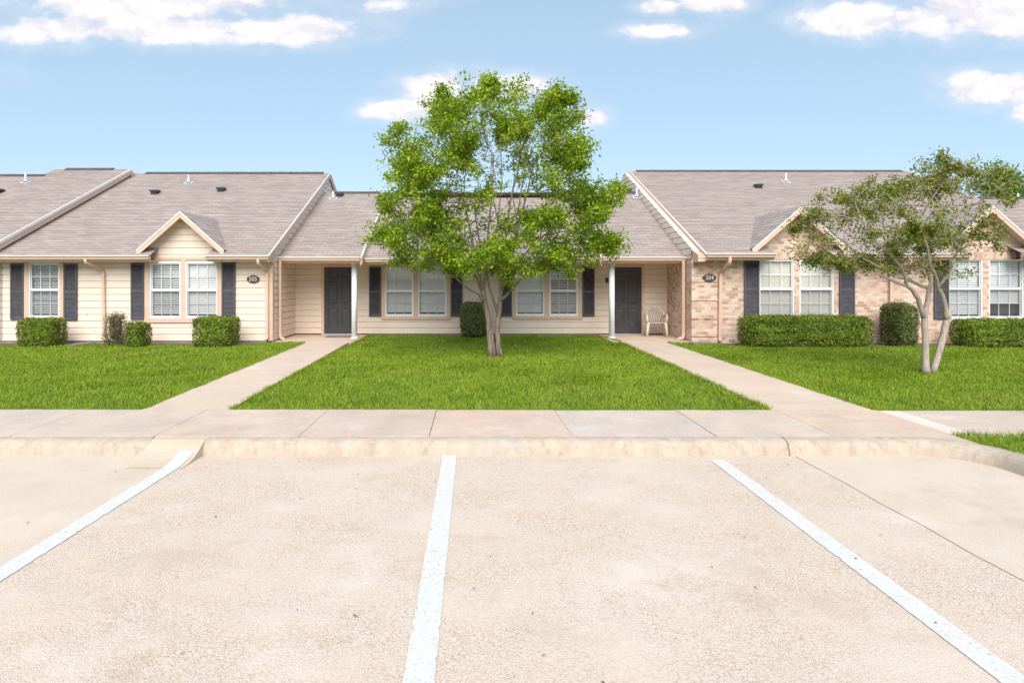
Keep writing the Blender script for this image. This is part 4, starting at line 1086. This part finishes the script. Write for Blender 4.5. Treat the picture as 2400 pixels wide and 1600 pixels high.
def bush(name, label, cat, px0, px1, py0, py1, Yf, depth, material, group, dens=2700, size=.044, rnd_=.5, seed=0, loose=.02, twigs=True):
    """clipped shrub: rounded block given by its front rectangle in the photo"""
    Yb_ = Yf + depth * .85; X0, X1 = PX(px0, Yb_ if px0 > CX else Yf), PX(px1, Yb_ if px1 < CX else Yf + .05); z1 = PZ(py0, Yf); z0 = max(.13, PZ(py1, Yf)); z0 = .14
    c = np.array([(X0 + X1) / 2, Yf + depth / 2, (z0 + z1) / 2]); h = np.array([(X1 - X0) / 2, depth / 2, (z1 - z0) / 2])
    t_ = thing(name, label, cat, (c[0], c[1], .135), group)
    g = np.random.default_rng(seed)
    area = 4 * h[0] * h[2] * 2 + 4 * h[0] * h[1] + 4 * h[1] * h[2] * 2
    n = int(area * dens)
    p_ = 2 + 6 * (1 - rnd_)                                        # superellipsoid exponent
    pw = np.array([h[1] * h[2], h[0] * h[2], h[0] * h[1]]); pw /= pw.sum()
    ax = g.choice(3, n, p=pw); q = g.uniform(-1, 1, (n, 3)); q[np.arange(n), ax] = np.sign(g.uniform(-1, 1, n))
    # pull the box corners in
    nn = (np.abs(q) ** p_).sum(1) ** (1 / p_); q = q / nn[:, None]
    nor = np.sign(q) * np.abs(q) ** (p_ - 1) / h; nor /= np.linalg.norm(nor, axis=1)[:, None] + 1e-9
    C = c + q * h
    lum = sum(np.sin(C @ g.normal(0, 9, 3) + g.uniform(0, 6)) for _ in range(5)) / 5
    C += nor * (lum * .035 + g.normal(0, loose, n) * np.where(g.uniform(0, 1, n) < .04, 3.2, 1) - np.abs(g.normal(0, .04, n)))[:, None]
    keep = (C[:, 2] > .17 + .05 * np.sin(C[:, 0] * 9)) & ~((q[:, 2] < -.97) & (ax == 2))
    thin = (lum < -.35) & (g.uniform(0, 1, n) < .5); keep &= ~thin
    V, lo, to = leaf_mesh(C[keep], nor[keep], size, seed + 1, .6)
    fast_mesh('foliage', V, lo, to, material, t_)
    # inner leafy mass and stems
    mb = MB(); inn = h - .11; k = 10
    gi = lambda i, j: (math.pi * i / k - math.pi / 2, 2 * math.pi * j / 16)
    def S(i, j):
        th, ph = gi(i, j); v = np.array([math.cos(th) * math.cos(ph), math.cos(th) * math.sin(ph), math.sin(th)]); v = v / ((np.abs(v) ** p_).sum() ** (1 / p_))
        return tuple(c + v * inn * (1 + .05 * math.sin(i * 3 + j * 5)) + np.array([0, 0, .03]))
    for i in range(k):
        for j in range(16): mb.add([S(i, j), S(i, j+1), S(i+1, j+1), S(i+1, j)])
    mb.build('inner_growth', material, t_)
    mb = MB(); ns = max(3, int((X1 - X0) / .3))
    for i in range(ns):
        x = X0 + (X1 - X0) * (i + .5) / ns + rnd.uniform(-.04, .04); y = Yf + depth * rnd.uniform(.3, .7)
        for _ in range(3): mb.tube([(x, y, .11), (x + rnd.uniform(-.06, .06), y + rnd.uniform(-.06, .06), .25), (x + rnd.uniform(-.16, .16), y + rnd.uniform(-.16, .16), .5)], [.014, .01, .006], 5)
    mb.build('stem', M['twig'], t_)
    return t_
GB = 'clipped shrubs along the house walls'
bush('shrub', 'bright green boxy shrub under the single left window, leftmost of the shrubs', 'shrub', 31, 156, 748, 808, 17.1, .8, M['hedge'], GB, seed=10, rnd_=.22)
bush('shrub', 'tall thin brownish shrub in front of the downspout of the cream house', 'shrub', 236, 300, 735, 806, 17.3, .7, M['shrub_brown'], GB, dens=1500, seed=20, rnd_=.8, size=.04, loose=.05)
bush('shrub', 'small low green shrub beside the brownish shrub, left of the double window', 'shrub', 289, 355, 759, 813, 16.95, .75, M['hedge'], GB, seed=30, rnd_=.55)
bush('shrub', 'bright green cube shaped shrub below the 505 plaque house shutter', 'shrub', 448, 562, 745, 813, 16.95, .95, M['hedge'], GB, seed=40, rnd_=.12)
bush('shrub', 'dark olive shrub against the siding behind the big central tree', 'shrub', 1080, 1140, 711, 788, 19.75, .75, M['hedge_dark'], GB, seed=50, rnd_=.45, size=.05)
bush('hedge', 'long clipped hedge below the double window of the brick house', 'hedge', 1727, 2054, 743, 813, 16.95, .95, M['hedge'], GB, seed=60, rnd_=.06)
bush('shrub', 'rounded olive shrub standing between the two long hedges by the brick wall', 'shrub', 2064, 2157, 713, 810, 17.05, 1.0, M['hedge_dark'], GB, seed=70, rnd_=.55)
bush('hedge', 'clipped hedge at the right frame edge behind the forked tree', 'hedge', 2222, 2560, 751, 816, 16.85, .95, M['hedge'], GB, seed=80, rnd_=.06)

def colonize(nodes, par, att, step, kill, infl, iters=160, seed=0, bias=(0, 0, .12)):
    g = np.random.default_rng(seed); nodes = [np.array(n) for n in nodes]; par = list(par); bias = np.array(bias)
    att = np.array(att); N = np.array(nodes)
    D = np.linalg.norm(att[:, None] - N[None], axis=2); near = D.argmin(1); dist = D.min(1); alive = dist > kill
    for it in range(iters):
        act = alive & (dist < infl)
        if not act.any():
            if not alive.any(): break
            infl *= 1.3; continue
        new = []
        for k in np.unique(near[act]):
            sel = act & (near == k); v = att[sel] - nodes[k]; v /= np.linalg.norm(v, axis=1)[:, None] + 1e-9
            d = v.mean(0) + bias + g.normal(0, .12, 3); d /= np.linalg.norm(d) + 1e-9
            new.append((nodes[k] + d * step, k))
        i0 = len(nodes)
        for p, k in new: nodes.append(p); par.append(k)
        NN = np.array([p for p, _ in new]); idx = np.where(alive)[0]
        D = np.linalg.norm(att[idx][:, None] - NN[None], axis=2); m = D.argmin(1); dm = D.min(1); up = dm < dist[idx]
        near[idx[up]] = i0 + m[up]; dist[idx[up]] = dm[up]; alive[idx] = dist[idx] > kill
    return np.array(nodes), par

def tree_mesh(name, nodes, par, rad, t_, material, minr=.0, sides=7):
    n = len(nodes); ch = [[] for _ in range(n)]
    for i, p in enumerate(par):
        if p >= 0: ch[p].append(i)
    mb = MB(); stack = [(i, None) for i in range(n) if par[i] < 0]
    while stack:
        s, frm = stack.pop()
        chain = ([frm] if frm is not None else []) + [s]; cur = s
        while ch[cur]:
            c = sorted(ch[cur], key=lambda k: -rad[k]); stack += [(k, cur) for k in c[1:]]; chain.append(c[0]); cur = c[0]
        if len(chain) < 2: continue
        rr = [rad[k] for k in chain]
        if frm is not None: rr[0] = min(rr[0], rr[1] * 1.15)
        if max(rr) < minr: continue
        mb.tube([tuple(nodes[k]) for k in chain], rr, sides if max(rr) > .02 else (5 if max(rr) > .008 else 3), cap=max(rr) > .02)
    return mb.build(name, material, t_)

def make_tree(name, label, Yt, stems, lumps, toW, material, bark, seed, n_att, leaf_n, leaf_size, depth_fn, base, tip=.0045, expo=2.25, scale_r=1., spread=.10, step=.16, bare=(), clump=1.3):
    g = np.random.default_rng(seed)
    t_ = thing(name, label, 'tree', base)
    nodes, par, fixed = [], [], {}
    for st in stems:                                                    # [(parent ref or None), [(px,py,dY,r), ...]]
        ref, pts = st['from'], st['pts']
        prev = -1 if ref is None else st_idx[ref[0]][ref[1]] if stems.index(st) else -1
        ids = []
        P = [np.array(toW(a, b, c)) for a, b, c, r in pts]; Rr = [r for *_, r in pts]
        if prev >= 0: P = [nodes[prev]] + P; Rr = [fixed[prev]] + Rr
        keyids = []
        for i in range(len(P)):
            if i == 0:
                if prev < 0: nodes.append(P[0]); par.append(-1); fixed[len(nodes)-1] = Rr[0]; keyids.append(len(nodes)-1); cur = len(nodes) - 1
                else: cur = prev
                continue
            L = np.linalg.norm(P[i] - P[i-1]); m = max(1, int(round(L / .13)))
            for k in range(1, m + 1):
                q = P[i-1] + (P[i] - P[i-1]) * k / m + (g.normal(0, .004, 3) if k < m else 0)
                nodes.append(q); par.append(cur); cur = len(nodes) - 1; fixed[cur] = Rr[i-1] + (Rr[i] - Rr[i-1]) * k / m
            keyids.append(cur)
        if not stems.index(st): st_idx = {}
        st_idx[st['id']] = keyids if prev < 0 else keyids
    nfix = len(nodes)
    att = []; lumps = lumps + list(bare); wsum = sum(l[2] ** 2 for l in lumps)
    for lx, ly, lr in lumps:
        k = max(3, int(n_att * lr * lr / wsum)); dm = depth_fn(lx, ly)
        nd = 3 if dm > lr * .02 else 2
        for j in range(k):
            a = g.uniform(0, 6.283); r = lr * math.sqrt(g.uniform(0, 1)); dy = g.uniform(-1, 1) * dm
            att.append(toW(lx + r * math.cos(a), ly + r * math.sin(a), dy))
    # growth starts only from the upper parts of the stems
    N, P_ = colonize(nodes, par, att, step, step * 1.15, 1.3, 140, seed, bias=(0, 0, .03))
    n = len(N); rad = np.zeros(n); ch = [[] for _ in range(n)]
    for i, p in enumerate(P_):
        if p >= 0: ch[p].append(i)
    order = list(range(n - 1, -1, -1))
    acc = np.zeros(n)
    for i in order:
        acc[i] = tip ** expo if not ch[i] else sum(acc[c] for c in ch[i]) + tip ** expo * .02
        rad[i] = acc[i] ** (1 / expo)
    rm = rad.max()
    for i in range(n):
        if i < nfix: rad[i] = fixed[i] * scale_r
        elif P_[i] >= 0: rad[i] = min(rad[i], .85 * fixed.get(P_[i], 1e9))
    for i in range(nfix, n): rad[i] = min(rad[i], rad[P_[i]])
    # leaves on the thin shoots
    thin = np.array([i for i in range(nfix, n) if rad[i] < tip * 2.6])
    tips = np.array([i for i in thin if not ch[i]])
    src = np.concatenate([tips, tips, tips, thin]); wt = np.exp(clump * sum(np.sin(N[src] @ (g.normal(0, 4.5, 3) * np.array([.9, .9, 1.6])) + g.uniform(0, 6.28)) for _ in range(4)) / 1.4)
    for bx, by, br_ in bare:                                               # twiggy zones that carry few leaves
        c0, c1 = np.array(toW(bx, by, 0)), np.array(toW(bx + br_, by, 0)); rr_ = c1[0] - c0[0]
        wt = wt * np.where(np.hypot(N[src][:, 0] - c0[0], N[src][:, 2] - c0[2]) < rr_, .2, 1.)
    pick = g.choice(src, leaf_n, p=wt / wt.sum())
    dirs = np.array([N[i] - N[P_[i]] for i in pick]); dirs /= np.linalg.norm(dirs, axis=1)[:, None] + 1e-9
    C = N[pick] + dirs * g.uniform(-.08, .08, leaf_n)[:, None] + g.normal(0, spread, (leaf_n, 3)) * np.array([1, 1, .75])
    V, lo, to = leaf_mesh(C, np.tile([0, -.25, .5], (leaf_n, 1)), leaf_size, seed + 5, .52)
    fast_mesh('crown', V, lo, to, material, t_)
    tree_mesh('trunk', N, P_, rad, t_, bark)
    return t_, N, P_, rad

# central tree (coordinates read in the 2.178x enlargement of the photo whose corner is 820,140)
Yc = 15.1
def toC(a, b, dy): px, py = 820 + a / 2.178, 140 + b / 2.178; return (PX(px, Yc), Yc + dy, PZ(py, Yc))
stemsC = [
 dict(id='L', **{'from': None}, pts=[(722, 1512, .0, .135), (716, 1470, .0, .115), (712, 1390, .0, .10), (704, 1310, .0, .095), (690, 1240, .0, .095), (678, 1180, .0, .085)]),
 dict(id='Rr', **{'from': None}, pts=[(765, 1512, .03, .125), (757, 1460, .03, .105), (752, 1380, .03, .095), (760, 1300, .04, .09), (768, 1230, .05, .085), (772, 1190, .05, .075)]),
 dict(id='foot', **{'from': None}, pts=[(780, 1516, -.05, .04), (770, 1490, -.04, .05), (760, 1430, -.0, .05)]),
 dict(id='foot2', **{'from': None}, pts=[(738, 1514, -.07, .05), (736, 1480, -.05, .045), (728, 1400, .0, .035)]),
 dict(id='l1', **{'from': ('L', 5)}, pts=[(655, 1130, .1, .06), (625, 1085, .2, .052), (596, 1020, .3, .045), (560, 930, .45, .036)]),
 dict(id='l2', **{'from': ('L', 5)}, pts=[(668, 1120, -.05, .055), (650, 1050, -.15, .048), (630, 960, -.2, .04), (610, 850, -.25, .032), (585, 720, -.2, .024)]),
 dict(id='l3', **{'from': ('L', 5)}, pts=[(690, 1120, .08, .05), (700, 1040, .15, .045), (700, 940, .2, .038), (715, 800, .25, .032), (730, 640, .3, .026), (735, 480, .3, .018)]),
 dict(id='low', **{'from': ('L', 4)}, pts=[(655, 1195, -.1, .033), (600, 1165, -.25, .03), (545, 1115, -.4, .027), (490, 1070, -.5, .023), (430, 1040, -.6, .017)]),
 dict(id='mid', **{'from': ('Rr', 3)}, pts=[(735, 1235, .1, .045), (712, 1160, .2, .042), (700, 1090, .3, .038), (680, 1000, .45, .034), (655, 880, .6, .028), (640, 760, .7, .022)]),
 dict(id='r1', **{'from': ('Rr', 5)}, pts=[(768, 1120, -.05, .06), (775, 1040, -.12, .052), (790, 940, -.15, .045), (805, 820, -.15, .038), (825, 690, -.1, .032), (850, 600, -.05, .028), (870, 500, 0., .02)]),
 dict(id='r2', **{'from': ('Rr', 5)}, pts=[(790, 1120, .12, .05), (815, 1040, .25, .045), (850, 920, .35, .036), (880, 790, .45, .03), (920, 640, .5, .024), (950, 500, .5, .017)]),
 dict(id='r3', **{'from': ('Rr', 4)}, pts=[(795, 1205, -.1, .05), (830, 1165, -.22, .046), (865, 1120, -.35, .042), (905, 1070, -.5, .036), (960, 1020, -.6, .03), (1040, 960, -.7, .022)]),
 dict(id='u1', **{'from': ('l3', 2)}, pts=[(745, 900, .0, .026), (760, 780, -.1, .022), (775, 640, -.2, .018), (770, 500, -.25, .014), (760, 400, -.3, .01)]),
 dict(id='u2', **{'from': ('r1', 3)}, pts=[(850, 800, -.4, .024), (865, 690, -.5, .02), (885, 570, -.6, .016), (930, 470, -.7, .012)]),
 dict(id='u3', **{'from': ('l2', 3)}, pts=[(640, 830, -.4, .022), (660, 720, -.5, .019), (650, 600, -.6, .015), (610, 520, -.7, .012)]),
 dict(id='u4', **{'from': ('r2', 2)}, pts=[(860, 800, .6, .022), (840, 680, .7, .019), (850, 560, .7, .015), (840, 450, .7, .01)]),
 dict(id='u5', **{'from': ('l1', 3)}, pts=[(560, 800, .5, .022), (580, 660, .6, .018), (590, 540, .6, .014), (570, 460, .6, .01)]),
 dict(id='u6', **{'from': ('r1', 2)}, pts=[(760, 860, -.4, .022), (730, 740, -.6, .019), (715, 600, -.7, .015), (720, 480, -.75, .01)]),
 dict(id='u7', **{'from': ('r3', 4)}, pts=[(960, 900, -.6, .022), (975, 780, -.7, .018), (1000, 680, -.8, .013)]),
 dict(id='r4', **{'from': ('r2', 1)}, pts=[(880, 1010, .5, .034), (950, 940, .7, .028), (1050, 850, .8, .02)]),
]
lumpsC = [(590,230,120),(480,270,95),(760,200,100),(690,135,45),(860,115,42),(850,85,25),(900,220,90),(1000,200,75),(1085,260,70),(1130,330,75),(1120,430,70),(1010,330,90),(880,330,80),(640,340,85),(520,380,85),(400,430,95),(300,420,80),(260,500,75),(180,545,45),(300,590,95),(420,560,85),(480,640,70),(380,690,80),(250,700,85),(170,720,45),
          (250,800,90),(150,860,60),(75,890,36),(320,880,95),(420,800,80),(260,960,70),(370,990,80),(470,930,80),(560,840,60),(560,1000,75),(640,1010,75),(700,960,60),(760,1010,80),(850,990,80),(950,1010,75),(930,890,80),(1040,960,85),(1130,900,90),(1230,900,85),(1320,920,70),(1380,950,40),(1080,820,75),(1200,790,80),(1240,690,80),(1310,680,65),(1355,690,32),(1110,640,75),(1090,560,60),(1000,600,65),(980,480,60),(800,800,60),(1230,600,28),(1110,1040,50),(880,1050,45),(800,420,45),(530,500,50),(1190,980,60),(980,760,60)]
lumpsC = [(a, b + (60 if b < 450 else 26 if b < 820 else 30), r * .88) for a, b, r in lumpsC] + [(700, 150, 26), (858, 112, 24), (1050, 175, 26), (430, 215, 24)]
def depC(lx, ly):
    cy_ = 650; hh = max(.15, 1 - ((ly - 620) / 560) ** 2); hx = 1 - min(1, abs(lx - 720) / 700) ** 2
    return 2.3 * math.sqrt(max(.05, hh * hx)) * (.6 if 480 < ly < 850 and 620 < lx < 950 else 1)
make_tree('crape_myrtle', 'large multi stemmed tree with bright green crown standing in the central lawn', Yc, stemsC, lumpsC, toC, M['leaf'], M['bark'], 3, 2500, 76000, .082, depC, (toC(745, 1510, 0)[0], Yc, .13), tip=.0046, clump=1.1, scale_r=.62, spread=.088, bare=[(640,740,70),(760,600,115),(890,640,65),(680,470,60),(830,500,85),(720,790,70),(850,760,60),(560,640,45)])

# right forked tree (2.8x enlargement, corner 1800,340)
Yr_ = 12.4
def toR(a, b, dy): px, py = 1800 + a / 2.8, 340 + b / 2.8; return (PX(px, Yr_), Yr_ + dy, PZ(py, Yr_))
stemsR = [
 dict(id='A', **{'from': None}, pts=[(1040, 1500, 0, .095), (1035, 1455, 0, .075), (1034, 1330, 0, .066), (1032, 1230, 0, .062), (1028, 1140, 0, .06)]),
 dict(id='B', **{'from': None}, pts=[(1088, 1500, .02, .075), (1098, 1450, .02, .068), (1130, 1360, .03, .066), (1165, 1240, .04, .066), (1188, 1150, .05, .070), (1203, 1088, .05, .074)]),
 dict(id='a1', **{'from': ('A', 4)}, pts=[(1008, 1080, 0, .05), (975, 1010, -.05, .045), (925, 950, -.1, .04), (860, 920, -.2, .035), (760, 893, -.3, .028), (680, 860, -.35, .02)]),
 dict(id='a2', **{'from': ('A', 4)}, pts=[(1048, 1060, .03, .052), (1066, 975, .05, .05), (1074, 940, .06, .046)]),
 dict(id='a3', **{'from': ('a2', 2)}, pts=[(1030, 925, .1, .035), (980, 890, .2, .03), (900, 860, .3, .025), (800, 790, .4, .02), (700, 730, .45, .016)]),
 dict(id='a4', **{'from': ('a2', 2)}, pts=[(1095, 905, .1, .036), (1100, 840, .2, .03), (1085, 740, .3, .026), (1060, 640, .35, .022), (1040, 500, .4, .018), (1020, 400, .4, .014)]),
 dict(id='a5', **{'from': ('a1', 3)}, pts=[(830, 860, -.3, .026), (760, 790, -.45, .022), (640, 700, -.6, .017), (520, 620, -.7, .012)]),
 dict(id='b1', **{'from': ('B', 4)}, pts=[(1165, 1060, .0, .044), (1130, 985, -.06, .042), (1092, 935, -.1, .04), (1060, 880, -.2, .03), (990, 780, -.3, .024), (940, 640, -.4, .02), (900, 500, -.4, .015)]),
 dict(id='b2', **{'from': ('b1', 2)}, pts=[(1130, 850, -.2, .026), (1140, 760, -.3, .022), (1180, 640, -.35, .018), (1220, 500, -.3, .014)]),
]
lumpsR = [(250,650,75),(190,695,36),(330,740,80),(440,780,60),(300,520,65),(400,450,75),(500,330,60),(470,285,36),(600,300,65),(640,410,100),(760,380,95),(540,540,85),(680,610,95),(800,540,90),(420,620,50),(620,795,60),(740,775,85),(880,755,80),(990,835,60),(1080,800,65),(1180,850,36),(1060,650,90),(1170,580,80),(1250,670,60),(1310,668,28),(950,650,80),(960,480,90),(1100,480,90),(920,300,75),(1000,230,95),(980,140,42),(1100,125,42),(1120,250,95),(1280,130,48),(1290,88,22),(1250,250,95),(1350,230,80),(1330,370,70),(1450,250,85),(1530,300,70),(1600,275,45),(1650,215,28),(1250,835,26),(900,400,70)]
lumpsR = [(a, b, r * .95) for a, b, r in lumpsR]
def depR(lx, ly): return 1.3 * math.sqrt(max(.06, 1 - ((lx - 880) / 800) ** 2) * max(.1, 1 - ((ly - 520) / 470) ** 2))
make_tree('crape_myrtle', 'smaller forked tree with pale trunks and sparse bronze green leaves on the right lawn', Yr_, stemsR, lumpsR, toR, M['leaf_brown'], M['bark_pale'], 11, 1500, 21500, .060, depR, (toR(1060, 1490, 0)[0], Yr_, .13), tip=.0036, spread=.062, step=.14, scale_r=.9)

# far tree behind the right roof
def far_tree(px, py, Yt, rpx, label, seed):
    x, z = PX(px, Yt), PZ(py, Yt); r = rpx * Yt / F
    t_ = thing('broadleaf_tree', label, 'tree', (x, Yt, 0)); g = np.random.default_rng(seed)
    mb = MB(); mb.tube([(x, Yt, -.05), (x + .1, Yt, z * .5), (x, Yt, z)], [.22, .17, .06], 8)
    for k in range(8): a = k * .8; mb.tube([(x, Yt, z * (.5 + .04 * k)), (x + r * .7 * math.cos(a), Yt + r * .7 * math.sin(a), z + r * .3 * math.sin(k * 2.1))], [.08, .02], 5)
    mb.build('trunk', M['bark'], t_)
    C = []
    for k in range(26):
        v = g.normal(0, 1, 3); v /= np.linalg.norm(v); c = np.array([x, Yt, z]) + v * r * g.uniform(.3, .95)
        C.append(c + g.normal(0, r * .17, (420, 3)))
    C = np.vstack(C); V, lo, to = leaf_mesh(C, np.tile([0, -.2, .5], (len(C), 1)), .16, seed, .6); fast_mesh('crown', V, lo, to, M['far_leaf'], t_)
far_tree(2345, 462, 38, 72, 'bright green tree top showing above the right roof behind the forked tree', 5)

# debris on the parking bay
C = np.column_stack([npr.uniform(-3.5, 3.4, 46), npr.uniform(2.4, 7.0, 46), np.full(46, .012)])
V, lo, to = leaf_mesh(C, np.tile([0, 0, 3.], (46, 1)), .03, 77, .35)
V[:, 2] = np.maximum(V[:, 2], .004); stuff(fast_mesh('fallen_leaves', V, lo, to, M['dry']))

# dry leaves lying on the soil along the walls
a = np.column_stack([npr.uniform(-14, -5.5, 260), npr.uniform(17.05, 18.3, 260), np.full(260, .132)]); b = np.column_stack([npr.uniform(5.9, 17, 260), npr.uniform(16.95, 18.3, 260), np.full(260, .132)])
V, lo, to = leaf_mesh(np.vstack([a, b]), np.tile([0, 0, 3.], (520, 1)), .05, 78, .45)
V[:, 2] = np.maximum(V[:, 2], .128); stuff(fast_mesh('fallen_leaves', V, lo, to, M['dry']))
